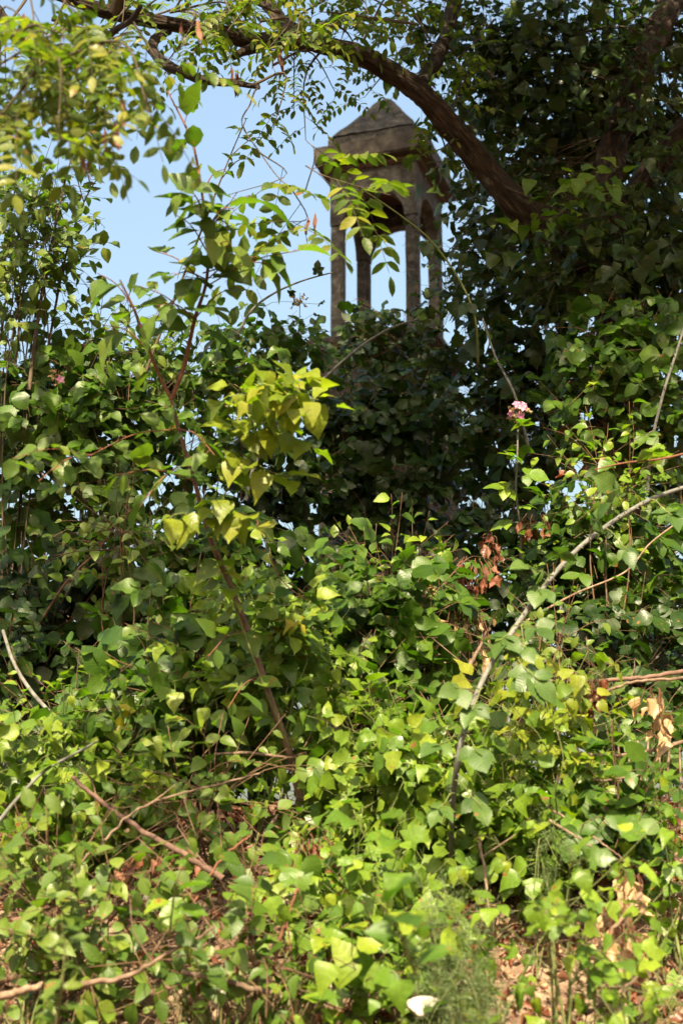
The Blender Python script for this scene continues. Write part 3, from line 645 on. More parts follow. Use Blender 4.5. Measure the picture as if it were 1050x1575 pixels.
bramble('farthest bramble behind the left hedge', 120, 1000, 5.3, 200, 180, .3, 80, m='bramble_shaded')
bramble('farthest bramble behind the sapling stem', 370, 1050, 5.2, 170, 180, .3, 80, m='bramble_shaded')
bramble('farthest bramble behind the sunlit mound', 640, 1000, 5.4, 170, 180, .3, 70, m='bramble_shaded')
bramble('farthest bramble behind the grey cane', 880, 1000, 5.4, 170, 200, .3, 90, m='bramble_shaded')
bramble('farthest bramble at the right edge', 1030, 800, 5.6, 110, 190, .3, 70, m='bramble_shaded')
bramble('farthest bramble right of the turret shaft', 760, 700, 6.6, 100, 180, .3, 80, m='bramble_shaded')

bramble('dark bramble closing the left frame edge', 10, 900, 5.3, 110, 260, .3, 90, m='bramble_shaded')
bramble('dark bramble closing the right frame edge', 1050, 1000, 5.0, 110, 190, .3, 80, m='bramble_shaded')
bramble('low dark bramble behind the pink stick', 330, 1170, 4.6, 190, 80, .3, 70, m='bramble_shaded')
bramble('dark bramble behind the crest on the far left', 60, 620, 5.8, 180, 120, .3, 70, m='bramble_shaded')

CG = 'clematis vines on the bank'
def clem(label, px, py, Y_, rx, ry, dp, n, size=.037, spacing=.06, m='clematis', **k):
    return bush('clematis_vine', label, 'vine', px, py, Y_, rx, ry, dp, 'clematis', size, n, spacing, m, 'green_stem', group=CG, **k)
clem('bright clematis spilling down the middle of the bank', 590, 1230, 3.2, 150, 130, .25, 120)
clem('bright clematis in the lower middle of the bank', 550, 1430, 2.85, 100, 100, .18, 60, size=.036)
clem('clematis with glossy lit leaves on the lower right', 830, 1270, 3.1, 120, 100, .22, 80)
clem('clematis draped round the sapling stem', 420, 1010, 3.35, 120, 110, .22, 80)
clem('pale clematis trailing down the lower right edge', 865, 1450, 2.45, 45, 120, .1, 20, size=.03)
clem('clematis over the left foot of the bank', 130, 1210, 3.25, 170, 80, .25, 100, size=.036)
clem('lime clematis sprays below the red dry stick', 840, 1130, 3.2, 70, 60, .16, 34, m='lime')
clem('clematis at the far right edge of the bank', 1030, 1370, 2.85, 50, 40, .12, 14, size=.034)

LG = 'low shrubs on the bank'
def low(label, px, py, Y_, rx, ry, dp, n, kind='small', size=.032, spacing=.035, m='shrub', **k):
    return bush('low_shrub', label, 'shrub', px, py, Y_, rx, ry, dp, kind, size, n, spacing, m, 'brown_stem', group=LG, **k)
low('low grey-green shrub at the bottom left', 110, 1420, 2.75, 150, 110, .2, 110, m='elm')
low('small-leaved shrub beside the bare pink stick', 330, 1260, 3.05, 150, 80, .2, 56, m='elm')
low('small-leaved shrub at the bottom near the pale branch', 330, 1480, 2.65, 140, 70, .15, 26)
low('small shrub at the bottom edge under the clematis', 560, 1530, 2.6, 130, 50, .12, 50, m='clematis', kind='heart', size=.034)
low('small-leaved shrub on the right of the bank', 720, 1200, 3.3, 110, 80, .2, 60)

low('small-leaved light sprays over the sunlit mound', 520, 1110, 3.4, 90, 60, .16, 44, size=0.026, m='clematis')
low('small-leaved sprays beside the sapling foot', 330, 1010, 3.4, 70, 60, .16, 34, size=0.028, m='elm')
low('fine-leaved sprays right of the grey cane', 830, 1010, 3.5, 80, 60, .16, 36, size=0.026, m='elm')
low('small-leaved light sprays on the left bramble', 190, 830, 3.9, 90, 60, .16, 40, size=0.028, m='elm')
low('fine light sprays below the vines at right', 930, 740, 4.2, 80, 60, .16, 40, size=0.030, m='clematis')
low('fine-leaved sprays on the left slope', 90, 1130, 3.4, 90, 50, .16, 34, size=0.026, m='clematis')
low('fine sprays at the crown of the sunlit mound', 600, 890, 3.9, 80, 40, .16, 34, size=0.030, m='clematis')

SGp = 'tall leafy shrubs on the left'
bush('tall_shrub', 'tall shrub with upright dark stems at the left edge against the sky', 'shrub', 50, 400, 4.4, 95, 175, .3, 'small', .038, 170, .04, 'elm', 'dark_stem', group=SGp, t0=.4, root_spread=.15)
bush('tall_shrub', 'leafy shrub in the middle of the left hedge crest', 'shrub', 190, 560, 4.6, 120, 60, .3, 'small', .036, 70, .045, 'elm', 'dark_stem', group=SGp, t0=.5, root_spread=.15)

# tower foliage far behind
IG = 'creepers on the turret shaft'
def creeper(label, px, py, Y_, rx, ry, n, size=.085):
    return bush('creeper', label, 'creeper', px, py, Y_, rx, ry, .35, 'small', size, n, .1, 'bramble_shaded', 'brown_stem', .8, IG, .3, .3, 300, .2, (ORG[0], ORG[1] - .75, 2.1))
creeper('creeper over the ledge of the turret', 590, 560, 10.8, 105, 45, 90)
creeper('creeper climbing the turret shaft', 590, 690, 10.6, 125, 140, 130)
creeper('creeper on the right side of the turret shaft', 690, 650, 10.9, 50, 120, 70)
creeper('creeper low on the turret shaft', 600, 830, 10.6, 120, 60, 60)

# ------------------------------------------------------------------ saplings and single shoots in front
def stem_only(root, pts, rpx, material, sides=10, name='stem'):
    p = spline(px_line(pts), len(pts) * 10); tb = Tubes()
    tb.add(p, [a * mpp(q[2], q[1]) / 2 for a, q in zip(rpx, pts)], sides, ridge=.1, seed=pts[0][0]); stem_mesh(root, tb, material, name); return p
b0 = P(455, 1185, 3.2); b0[2] = float(gz(b0[0], b0[1]))
sap = thing('elm_sapling', b0, 'slim sapling with bare brown stem leaning left across the hedge', 'sapling')
main = stem_only(sap, [(462, 1230, 3.2), (448, 1168, 3.15), (416, 1075, 3.1), (386, 985, 3.05), (352, 895, 3.0), (326, 835, 2.95), (302, 750, 2.9), (278, 670, 2.85), (264, 615, 2.8)], [13, 12, 11, 10, 9, 8, 7, 6, 6], 'pink_stick')
f1 = stem_only(sap, [(264, 615, 2.8), (240, 565, 2.8), (208, 480, 2.78), (185, 430, 2.75)], [6, 5, 4, 2], 'red_stem', 8, 'branch')
f2 = stem_only(sap, [(264, 615, 2.8), (284, 560, 2.78), (300, 490, 2.74), (318, 430, 2.7), (320, 350, 2.66), (312, 305, 2.62), (296, 220, 2.62), (258, 140, 2.62)], [7, 7, 6, 5, 5, 4, 4, 2], 'red_stem', 8, 'branch')
EL = Leaves(sap, M['elm'], 300); et = Tubes()
foliate(EL, f1, 'elm', .066, .03, .2, 1, tubes=et); foliate(EL, f2, 'elm', .068, .032, .2, 1, tubes=et, flat=.4); foliate(EL, main, 'elm', .05, .06, .1, 1, tubes=et)
def side_shoot(x0, y0, Y0, x1, y1, Y1, size=.066, sp=.03, LV=None, tb=None, kind='elm', r=.0016, **k):
    p = spline([P(x0, y0, Y0), P((x0 + x1) / 2, (y0 + y1) / 2 - 12, (Y0 + Y1) / 2), P(x1, y1, Y1)], 12); (tb or et).add(p, [r, r * .5], 5)
    foliate(LV or EL, p, kind, size, sp, .1, 1, tubes=tb or et, pet=.0008, **k)
for q in [(318, 430, 2.7, 395, 395, 2.66), (318, 440, 2.7, 235, 385, 2.66), (320, 390, 2.68, 270, 330, 2.62), (320, 350, 2.66, 385, 300, 2.58), (300, 490, 2.74, 370, 440, 2.7), (312, 420, 2.7, 440, 410, 2.64), (210, 480, 2.78, 150, 420, 2.74),
          (230, 540, 2.8, 160, 500, 2.74), (300, 500, 2.74, 215, 440, 2.7), (320, 350, 2.66, 355, 350, 2.6), (225, 520, 2.79, 265, 470, 2.7), (320, 370, 2.66, 300, 300, 2.5), (320, 350, 2.64, 360, 320, 2.48), (316, 330, 2.62, 280, 290, 2.5), (318, 410, 2.7, 350, 370, 2.55), (318, 430, 2.7, 255, 430, 2.6), (300, 490, 2.74, 240, 470, 2.62), (318, 440, 2.7, 460, 385, 2.6), (310, 300, 2.62, 345, 260, 2.6)]:
    side_shoot(*q)
for q in [(275, 660, 2.85, 140, 700, 2.75), (300, 740, 2.9, 180, 730, 2.7), (290, 710, 2.88, 215, 780, 2.72), (275, 660, 2.84, 330, 700, 2.7), (140, 700, 2.75, 20, 705, 2.62), (140, 700, 2.75, 60, 740, 2.6),
          (380, 970, 3.05, 320, 1010, 2.9), (400, 1040, 3.08, 350, 1090, 2.95)]:
    side_shoot(*q, size=.056, sp=.028)
stem_mesh(sap, et, 'red_stem', 'twig', 'stuff')

lime = thing('lime_vine', b0 + np.array([-.02, .03, 0]), 'bright yellow-green vine draped over the sapling in full sun', 'vine')
LL = Leaves(lime, M['lime'], 300); lt = Tubes()
for pts in [[(445, 1150, 3.1), (400, 1040, 3.0), (352, 900, 2.95), (330, 800, 2.85), (345, 700, 2.8), (372, 620, 2.75), (350, 585, 2.7)], [(345, 700, 2.8), (400, 640, 2.72), (440, 610, 2.66), (490, 615, 2.6)], [(372, 620, 2.75), (420, 590, 2.65), (470, 600, 2.55)],
            [(352, 680, 2.8), (410, 650, 2.74), (450, 662, 2.72), (485, 690, 2.7)], [(330, 800, 2.85), (355, 740, 2.78), (375, 715, 2.76)], [(335, 790, 2.85), (375, 790, 2.8), (395, 810, 2.78)], [(360, 690, 2.8), (415, 725, 2.76), (460, 735, 2.75)], [(330, 800, 2.85), (280, 790, 2.78), (255, 800, 2.76)]]:
    p = spline(px_line(pts), 30); lt.add(p, [.0022, .001], 5); foliate(LL, p, 'clematis_simple', .056, .016, .35 if len(pts) > 5 else .1, 1, tubes=lt, pet=.0008, droop=.45)
for _ in range(60):
    side_x, side_y = 415 + RNG.normal(0, 38), 605 + RNG.normal(0, 17); p = P(side_x, side_y, 2.62 + RNG.normal(0, .05))
    LL.add(p, rnd3(1)[0] - UP * .4, UP + SN + rnd3(1, .4)[0], RNG.uniform(.03, .045), 'heart')
stem_mesh(lime, lt, 'green_stem', 'stem', 'stuff')
shoot = cane('elm_shoot', 'slim arching shoot with round leaves before the dark hollow', 'shoot', [(395, 800, 3.0), (412, 845, 2.98), (428, 885, 2.95), (452, 910, 2.92), (475, 925, 2.9)], [.0016, .0008], 'elm', .042, .03, 'bramble', 'red_stem', flat=.9)
cane('yellow_sprig', 'small sprig of yellow leaves beside the clematis', 'sprig', [(420, 985, 3.3), (432, 965, 3.2), (445, 950, 3.15), (462, 958, 3.1)], [.0016, .0008], 'heart', .034, .018, 'yellow', 'green_stem')
cane('yellow_sprig', 'tiny yellow sprig above the low bramble on the left', 'sprig', [(185, 1130, 3.2), (195, 1110, 3.15), (200, 1095, 3.12)], [.0014, .0007], 'small', .026, .014, 'yellow', 'green_stem')

# stems of the tall shrub at the left edge
for lab, pts, r in [('dark upright leafy stem at the left edge', [(45, 600, 4.3), (62, 470, 4.3), (85, 350, 4.28), (110, 245, 4.26), (140, 190, 4.24)], 6), ('thin dark stem close to the left frame edge', [(20, 600, 4.35), (30, 480, 4.35), (15, 380, 4.35), (25, 270, 4.33)], 4),
                    ('straight dark stem crossing the sky opening', [(215, 600, 4.4), (240, 530, 4.38), (300, 380, 4.34), (350, 250, 4.3), (378, 185, 4.28)], 5), ('leaning leafy stem beside the sky opening', [(70, 560, 4.4), (100, 400, 4.36), (130, 310, 4.33), (160, 260, 4.3)], 4)]:
    cane('upright_stem', lab, 'stem', pts, [r * .0011, .0012], 'elm', .042, .055, 'elm', 'dark_stem', 'upright stems on the left', t0=.3 if r != 5 else .72, twigs=9 if r != 5 else 3, twig_len=.16)

# bramble canes
KG = 'long bramble canes'
def bc(label, pts, r, size, sp, m='bramble', st='cane', **k): return cane('bramble_cane', label, 'cane', pts, r, 'bramble_fine', size, sp, m, st, KG, **k)
big_pts = [(693, 1300, 3.0), (696, 1240, 2.9), (704, 1165, 2.81), (720, 1105, 2.81), (745, 1040, 2.83), (790, 968, 2.88), (850, 885, 2.95), (912, 824, 3.03), (1000, 768, 3.18), (1100, 735, 3.33)]
g_ = P(690, 1370, 3.1); g_[2] = float(gz(g_[0], g_[1]))
bigc = bc('thick pale grey bramble cane arching from the bank up to the right edge', [(690, 1370, 3.1)] + big_pts, [.0048, .0052, .0048, .0042], .058, None, 'bramble_big', thorns=1, base=g_, sides=12)
PLANTS.remove([p for p in PLANTS if p.root == bigc][0])
for x, y, Y_, tx, ty, s in [(738, 1062, 2.98, -44, -6, .060), (742, 1058, 2.98, -20, 40, .058), (795, 962, 3.03, -30, 26, .062), (797, 960, 3.03, 36, 5, .058), (800, 960, 3.03, 8, 46, .052), (775, 1000, 3.02, 48, 40, .07), (715, 1120, 2.97, 20, 40, .062), (712, 1130, 2.97, -50, 20, .058),
                            (845, 890, 3.1, -40, -25, .05), (852, 880, 3.1, 10, -40, .05), (850, 885, 3.1, -30, 30, .055), (775, 1000, 3.0, 70, 60, .066), (700, 1200, 2.97, 50, 50, .06), (698, 1220, 2.97, -30, 30, .05), (905, 830, 3.18, 20, -50, .055), (960, 790, 3.25, -20, -50, .06), (1000, 768, 3.3, 40, 30, .058), (930, 812, 3.2, 50, 50, .05)]:
    Y_ -= .17; a = P(x, y, Y_); b = P(x + tx, y + ty, Y_ - .06); d = unit(b - a); q = a + (b - a) * .45
    bt = Tubes(); bt.add(spline([a, (a + q) / 2 + UP * .006, q, q + d * s * .6], 8), [.0013, .0008], 6)
    lf = part('leaf', bt.mesh('leaf', M['green_stem'], a), bigc, loc=a - np.array(bigc.location)); BL = Leaves(lf, M['bramble_big'], 9, 'leaflet', 'foliage', a)
    compound(BL, 'bramble_fine', q[None], d[None] - UP * .15, (SN * .8 + UP * .35 + np.array([0, -.4, 0]) + rnd3(1, .2)[0])[None], s * .8)
bc('pale cane rising in front of the turret shaft', [(378, 770, 4.5), (392, 715, 4.5), (425, 660, 4.55), (485, 595, 4.65), (545, 540, 4.75), (600, 505, 4.85), (655, 488, 4.95)], [.006, .0035], .045, .3, thorns=1)
bc('grey cane bowing over the hedge crest toward the turret', [(345, 580, 4.8), (360, 530, 4.8), (385, 480, 4.8), (420, 452, 4.8), (465, 432, 4.8), (515, 418, 4.85)], [.0055, .0022], .036, .11, 'bramble_shaded')
bc('thin cane slanting down across the turret arches', [(545, 285, 4.5), (575, 303, 4.5), (623, 337, 4.5), (665, 373, 4.5), (708, 434, 4.5), (730, 490, 4.5), (735, 560, 4.6)], [.002, .004], .042, .12, 'bramble_shaded', 'green_stem')
bc('grey cane along the right frame edge', [(1062, 470, 4.1), (1040, 540, 4.1), (1018, 610, 4.1), (1000, 690, 4.15), (995, 760, 4.2)], [.003, .0055], .045, .16, thorns=1)
bc('grey cane end above the pink flower spray', [(742, 490, 4.6), (762, 550, 4.55), (792, 610, 4.5), (815, 700, 4.6)], [.003, .005], .045, .16)
bc('brown cane leaning through the left bramble', [(60, 960, 4.0), (105, 892, 3.95), (150, 848, 3.9), (188, 798, 3.85), (225, 765, 3.85)], [.0036, .002], .045, .12, st='brown_stem')
bc('pale cane at the left edge below the dark hollow', [(5, 970, 3.6), (22, 1020, 3.55), (50, 1065, 3.5), (92, 1112, 3.45), (120, 1150, 3.4)], [.004, .005], .045, .3)
bc('thin brown cane crossing behind the big grey cane', [(800, 960, 3.6), (880, 915, 3.65), (960, 880, 3.7), (1000, 835, 3.75), (1060, 790, 3.8)], [.003, .0018], .04, .2, st='dry_stick')
bc('leafy cane reaching over the right edge', [(1080, 690, 3.3), (1020, 705, 3.2), (960, 712, 3.1), (915, 722, 3.05)], [.003, .0014], .052, .09, 'clematis', 'red_stem', flat=.6)
flo = bc('upright flowering bramble shoot with bright leaves', [(800, 860, 4.25), (800, 810, 4.2), (793, 760, 4.15), (795, 700, 4.1), (796, 660, 4.1), (797, 640, 4.1)], [.004, .0018], .052, .045, 'clematis', 'cane', thorns=1, droop=.1)
bc('leafy bramble tip on the right beneath the vines', [(900, 640, 4.5), (915, 590, 4.45), (940, 555, 4.4), (965, 530, 4.38)], [.003, .0014], .045, .06, 'clematis', 'green_stem')
bc('low cane with pale leaves at the lower left', [(0, 1262, 2.95), (30, 1225, 2.95), (70, 1185, 2.97), (110, 1162, 3.0), (150, 1140, 3.05)], [.004, .002], .042, .09, 'clematis')

# flowers
def flower_head(label, px, py, Y_, rpx, pink, n=40, cat='flower'):
    c = P(px, py, Y_); k = mpp(Y_, py); root = thing('bramble_flower', c - UP * rpx * k, label, cat, 'bramble flower heads')
    tb = Tubes(); LV = Leaves(root, M['petal'], 60, 'petal', 'petals'); bd = Leaves(root, M['straw'], 40, 'bud', 'buds')
    tb.add(np.array([c - UP * rpx * k * 2.2, c, c + UP * rpx * k]), [.0016, .001], 5)
    for _ in range(n):
        p = c + rnd3(1, .5)[0] * rpx * k * np.array([1, .8, .9]); tb.add(np.array([c - UP * rpx * k * .4, (c + p) / 2, p]), [.0008, .0005], 3)
        v = unit(p - c)
        for q in range(4): bd.add(p, unit(v + rnd3(1, .8)[0]), rnd3(1)[0], .008, 'small')
    for _ in range(pink):
        p = c + unit(rnd3(1)[0] * np.array([1, .6, .7]) + np.array([0, -.6, 0])) * rpx * k * .8; v = unit(p - c + np.array([0, -.03, 0]))
        x = unit(np.cross(v, UP)); y = np.cross(v, x)
        for a in range(5): LV.add(p, x * math.cos(a * 1.257) + y * math.sin(a * 1.257) + v * .3, v, .014, 'small')
    if not LV.p: PLANTS.remove(LV)
    stem_mesh(root, tb, 'green_stem', 'stalk', 'stuff')
flower_head('pink bramble flower spray at the top of the bright shoot', 797, 632, 4.08, 15, 5, 40)
flower_head('faded cream flower head left of the turret columns', 461, 462, 4.7, 13, 0, 22)
flower_head('withered flower head on the left bramble', 90, 582, 4.1, 12, 1, 20)
flower_head('brown seed head beside the yellow sprig', 408, 910, 3.3, 10, 0, 16)
flower_head('dry flower head over the middle mound', 662, 908, 3.5, 12, 0, 18)

# ------------------------------------------------------------------ dead wood
DG = 'dead sticks on the bank'
def stick(label, pts, rpx, m='dry_stick', twigs=0):
    p = spline(px_line(pts), len(pts) * 12); p += np.stack([[noise.noise(Vector((i * .25, pts[0][0], q))) * .004 for i in range(len(p))] for q in (0., 3., 7.)], 1)
    root = thing('dead_stick', p[0], label, 'stick', DG); tb = Tubes(); k = mpp(pts[0][2])
    tb.add(p, [rpx[0] * k / 2, rpx[1] * k / 2], 9, ridge=.22, seed=pts[0][1]); stem_mesh(root, tb, m, 'stem')
    for _ in range(twigs):
        i = RNG.integers(4, len(p) - 2); e_ = p[i] + unit(rnd3(1)[0] + UP * .2) * RNG.uniform(.05, .12); t2 = Tubes(); t2.add(spline([p[i], (p[i] + e_) / 2 + rnd3(1, .006)[0], e_], 7), [.0016, .0007], 5); stem_mesh(root, t2, m, 'twig')
stick('bare pinkish stick lying diagonally on the left of the bank', [(112, 1196, 2.95), (150, 1228, 2.9), (220, 1278, 2.82), (290, 1318, 2.76), (345, 1352, 2.72)], (6, 9), 'pink_stick', 4)
stick('reddish dry stem running level to the right edge', [(835, 1047, 3.3), (880, 1048, 3.3), (940, 1046, 3.3), (1000, 1040, 3.32), (1080, 1028, 3.35)], (5, 7), 'pink_stick', 3)
stick('tan dry stem joining the reddish stem from below', [(860, 1112, 3.25), (900, 1082, 3.25), (950, 1056, 3.27), (1000, 1046, 3.28), (1080, 1042, 3.3)], (4, 5))
stick('pale curved dry stem under the hanging dead leaves', [(880, 1160, 3.2), (930, 1162, 3.2), (990, 1157, 3.2), (1080, 1132, 3.2)], (5, 6), twigs=2)
stick('thin grey stem below the pale curved one', [(860, 1200, 3.15), (920, 1201, 3.15), (975, 1194, 3.17), (1010, 1188, 3.2)], (4, 3), twigs=1)
stick('pale forked branch low on the left', [(120, 1515, 2.5), (200, 1500, 2.48), (255, 1468, 2.46), (330, 1428, 2.45)], (9, 4), twigs=4)
stick('brown branch at the bottom left corner', [(-40, 1545, 2.5), (30, 1525, 2.5), (65, 1516, 2.5)], (13, 8))
stick('broken brown branch at the bottom', [(280, 1495, 2.6), (350, 1510, 2.58), (420, 1528, 2.57)], (8, 8), twigs=1)
stick('thin arching twig over the pink stick', [(70, 1350, 2.75), (110, 1335, 2.73), (155, 1300, 2.72), (190, 1262, 2.72), (230, 1236, 2.74), (300, 1215, 2.8), (400, 1190, 2.9)], (4, 3), twigs=3)
stick('upright brown twig in the lower middle', [(418, 1500, 2.6), (432, 1440, 2.6), (448, 1395, 2.6), (462, 1350, 2.62)], (6, 4), 'red_stem', 2)
stick('reddish twig rising from the pink stick', [(300, 1385, 2.66), (330, 1335, 2.66), (365, 1300, 2.66), (385, 1285, 2.66)], (4, 3), 'red_stem')
stick('broken grey stub beside the hollow', [(670, 910, 3.9), (700, 885, 3.9), (730, 862, 3.9)], (6, 3), twigs=2)
stick('peeling brown stick behind the grey cane', [(715, 1035, 3.3), (735, 1000, 3.35), (752, 965, 3.4)], (7, 3), twigs=2)
stick('straw-coloured stalk slanting down on the right', [(840, 1240, 2.9), (880, 1265, 2.85), (930, 1300, 2.8), (960, 1325, 2.8)], (4, 2), twigs=2)
stick('second straw stalk under the first on the right', [(845, 1262, 2.85), (890, 1290, 2.8), (935, 1320, 2.78)], (4, 2))
stick('dry brown stem standing in the clematis', [(735, 1290, 2.9), (745, 1340, 2.85), (752, 1420, 2.8)], (5, 3), twigs=2)
stick('pale stub sticking out of the earth at the right', [(920, 1460, 2.6), (950, 1420, 2.62), (985, 1375, 2.66)], (6, 7), twigs=2)
stick('grey twig lying on the earth at the bottom right', [(900, 1560, 2.5), (960, 1520, 2.55), (1010, 1470, 2.6)], (6, 4), twigs=3)
stick('horizontal twig in the left clematis', [(330, 1160, 3.1), (380, 1158, 3.1), (440, 1165, 3.12), (500, 1172, 3.15)], (4, 5), twigs=2)
for k, (x, y0, y1) in enumerate([(950, 1165, 1250), (965, 1170, 1240), (978, 1172, 1262), (992, 1160, 1240), (1010, 1165, 1250), (1030, 1150, 1240), (925, 1180, 1250), (1042, 1170, 1260)]):
    pass
sg = ['first', 'second', 'third', 'fourth', 'fifth', 'sixth', 'seventh', 'eighth']
for k, (x, dx, y0, y1) in enumerate(sorted([(950, 8, 1165, 1262), (966, 4, 1170, 1250), (980, 10, 1160, 1262), (996, -6, 1160, 1250), (1012, 6, 1165, 1260), (1030, -8, 1150, 1250), (928, 6, 1180, 1255), (1044, 4, 1170, 1262)])):
    p = spline(px_line([(x + dx, y1 + 20, 3.25), (x + dx * .6, (y0 + y1) / 2, 3.28), (x, y0 - 20, 3.32)]), 12); root = thing('dry_stalk', p[0], f'{sg[k]} dry upright stalk from the left in the dark gap at the right edge', 'stalk', 'dry stalks in the gap')
    tb = Tubes(); tb.add(p, [.0035, .0022], 6, ridge=.2); stem_mesh(root, tb, 'dry_stick', 'stem')

# dead hanging leaves
def dead(label, px, py, Y_, rx, ry, n, m='dead', size=.035, name='dead_leaf_cluster'):
    c = P(px, py, Y_); k = mpp(Y_, py); root = thing(name, c + UP * ry * k, label, 'dead leaves', 'withered leaf clusters')
    LV = Leaves(root, M[m], 60, 'dead_leaf', 'dead_leaves'); tb = Tubes(); top = c + UP * ry * k
    for _ in range(n):
        p = c + np.array([RNG.uniform(-1, 1) * rx * k, RNG.normal(0, .025), RNG.uniform(-1, 1) * ry * k]); t = np.array([p[0] * .6 + top[0] * .4 , p[1], max(top[2], p[2] + .02)])
        tb.add(spline([t, (t + p) / 2 + rnd3(1, .004)[0], p], 5), [.0012, .0006], 4)
        LV.add(p, -UP + rnd3(1, .3)[0], rnd3(1)[0] + np.array([0, -.6, .2]), size * RNG.uniform(.6, 1.2), 'curl')
    stem_mesh(root, tb, 'red_stem', 'stalk', 'stuff')
dead('rust-red withered leaves hanging beside the hollow', 728, 895, 3.8, 40, 28, 28)
dead('rust-red withered leaves under the flowering shoot', 822, 812, 4.2, 28, 16, 16)
dead('dark red withered leaf pair above the grey stub', 755, 840, 4.0, 16, 12, 9)
dead('reddish dry leaves hanging from the level stem', 905, 1072, 3.25, 22, 22, 14, 'dead', .04)
dead('pale papery dead leaves hanging at the right edge', 1008, 1100, 3.15, 18, 34, 14, 'straw', .045)
dead('straw-coloured dead leaves on the stub at the right', 968, 1368, 2.72, 20, 20, 16, 'straw', .04)
dead('curled straw leaves above the earth', 925, 1410, 2.66, 16, 20, 12, 'straw', .04)
dead('dead leaves drooping over the bare earth', 950, 1455, 2.62, 40, 24, 34, 'straw', .035)
dead('brown leaf litter caught under the pink stick', 250, 1345, 2.86, 70, 25, 36, 'dead', .032)
dead('dead stems and leaves behind the grey cane', 715, 985, 3.6, 50, 45, 44, 'straw', .03)
dead('rusty dead leaves under the level stem', 880, 1060, 3.4, 45, 22, 26, 'dead', .03)
dead('dead leaves beneath the clematis on the left', 160, 1260, 3.1, 45, 18, 18, 'straw', .03)
dead('brown dead leaves right of the pink stick', 470, 1320, 2.95, 50, 25, 24, 'dead', .03)
dead('withered stems in the gap right of the tall bramble', 905, 690, 4.6, 40, 40, 20, 'dead', .04)

# ------------------------------------------------------------------ ground cover, stones, near sprigs
def feathery(label, px, py, Y_, rx, ry, n):
    c = P(px, py, Y_); k = mpp(Y_, py); g = np.array([c[0], c[1], float(gz(c[0], c[1]))]); root = thing('feathery_weed', g, label, 'weed', 'feathery weeds')
    LV = Leaves(root, M['feather'], 0, 'needle', 'foliage'); tb = Tubes()
    for _ in range(n):
        tip = c + np.array([RNG.normal(0, .45) * rx * k, RNG.normal(0, .05), RNG.uniform(-1, 1) * ry * k]); b = g + np.array([RNG.normal(0, .03), RNG.normal(0, .02), 0])
        p = spline([b, (b + tip) / 2 + rnd3(1, .02)[0] + UP * .02, tip], 12); tb.add(p, [.0013, .0005], 4)
        q, gg = along(p, .012, .25, 1)
        for rep in range(2):
            d = unit(rnd3(len(q)) * .8 + gg * .4 + UP * .2); L = RNG.uniform(.02, .045, len(q))
            for t in np.linspace(.15, 1, 6):
                pp = q + d * (L * t)[:, None]
                for _r in range(2): LV.add(pp, unit(d + rnd3(len(q), .7)), rnd3(len(q)), RNG.uniform(.008, .014, len(q)), 'needle')
    stem_mesh(root, tb, 'green_stem', 'stem', 'stuff')
feathery('feathery grey-green weed at the bottom beside the white stone', 690, 1430, 2.5, 95, 90, 20)
feathery('feathery weed low behind the white stone', 730, 1530, 2.45, 90, 50, 16)
feathery('small feathery weed on the right slope', 830, 1270, 2.85, 35, 30, 5)

def stone_ob(name, label, px, py, Y_, rpx, sc, m, seed, cat='stone', group=None):
    c = P(px, py, Y_); r = rpx * mpp(Y_, py); bm = bmesh.new(); bmesh.ops.create_icosphere(bm, subdivisions=4, radius=1)
    rs = random.Random(seed); planes = [(Vector((rs.gauss(0, 1), rs.gauss(0, 1), rs.gauss(0, 1))).normalized(), rs.uniform(.55, .85)) for _ in range(16)]
    for v in bm.verts:
        q = v.co.copy(); k = 1.0
        for ax, dd in planes:
            dq = q.dot(ax)
            if dq > .05: k = min(k, dd / dq)
        k *= 1 + .05 * noise.noise(q * 5 + Vector((seed, 3, 0))) + .03 * noise.noise(q * 13 + Vector((seed, 3, 0)))
        v.co = Vector((q.x * k * sc[0], q.y * k * sc[1], q.z * k * sc[2])) * r * 1.25
    me = bpy.data.meshes.new(name); bm.to_mesh(me); bm.free(); me.materials.append(M[m])
    for p in me.polygons: p.use_smooth = True
    o = part(name, me, None, None, None, c); o.rotation_euler = (0, random.uniform(-.3, .3), random.uniform(0, 6)); tag(o, label, cat, group); return o
stone_ob('limestone_rock', 'white limestone rock half hidden by weeds at the bottom', 652, 1552, 2.50, 26, (1.15, .8, .6), 'limestone', 2.0)
for k, (x, y, Y_, r, lab) in enumerate([(228, 1380, 2.84, 9, 'grey pebble under the pink stick end'), (240, 1394, 2.82, 7, 'small grey pebble beside the larger one under the stick'), (430, 1392, 2.82, 10, 'grey stone behind the upright brown twig'), (445, 1378, 2.85, 8, 'pale stone above the grey stone in the lower middle'), (345, 1530, 2.62, 9, 'dusty pebble at the bottom under the broken branch')]):
    stone_ob('pebble', lab, x, y, Y_, r, (1, .9, .7), 'pebble', k * 3.3, 'pebble', 'pebbles on the bank')
# grass and litter
lit = thing('leaf_litter', (0, 2.6, 1.5), 'brown litter of fallen leaves and twigs covering the earth', 'litter'); lit['kind'] = 'stuff'
LT = Leaves(lit, M['dead'], 0, 'dead_leaf', 'dead_leaves'); N = 7000
x = RNG.uniform(-1.0, 1.0, N); y = RNG.uniform(2.2, 4.2, N); LT.add(np.stack([x, y, gz(x, y) + RNG.uniform(.004, .03, N)], 1), rnd3(N) * np.array([1, 1, .3]), UP + rnd3(N, .5), RNG.uniform(.010, .030, N), 'curl_far')
LT2 = Leaves(lit, M['straw'], 0, 'dead_leaf', 'straw_leaves'); N = 2400
x = RNG.uniform(-1.0, 1.0, N); y = RNG.uniform(2.2, 3.6, N); LT2.add(np.stack([x, y, gz(x, y) + RNG.uniform(.004, .03, N)], 1), rnd3(N) * np.array([1, 1, .3]), UP + rnd3(N, .5), RNG.uniform(.008, .024, N), 'curl_far')
tb = Tubes()
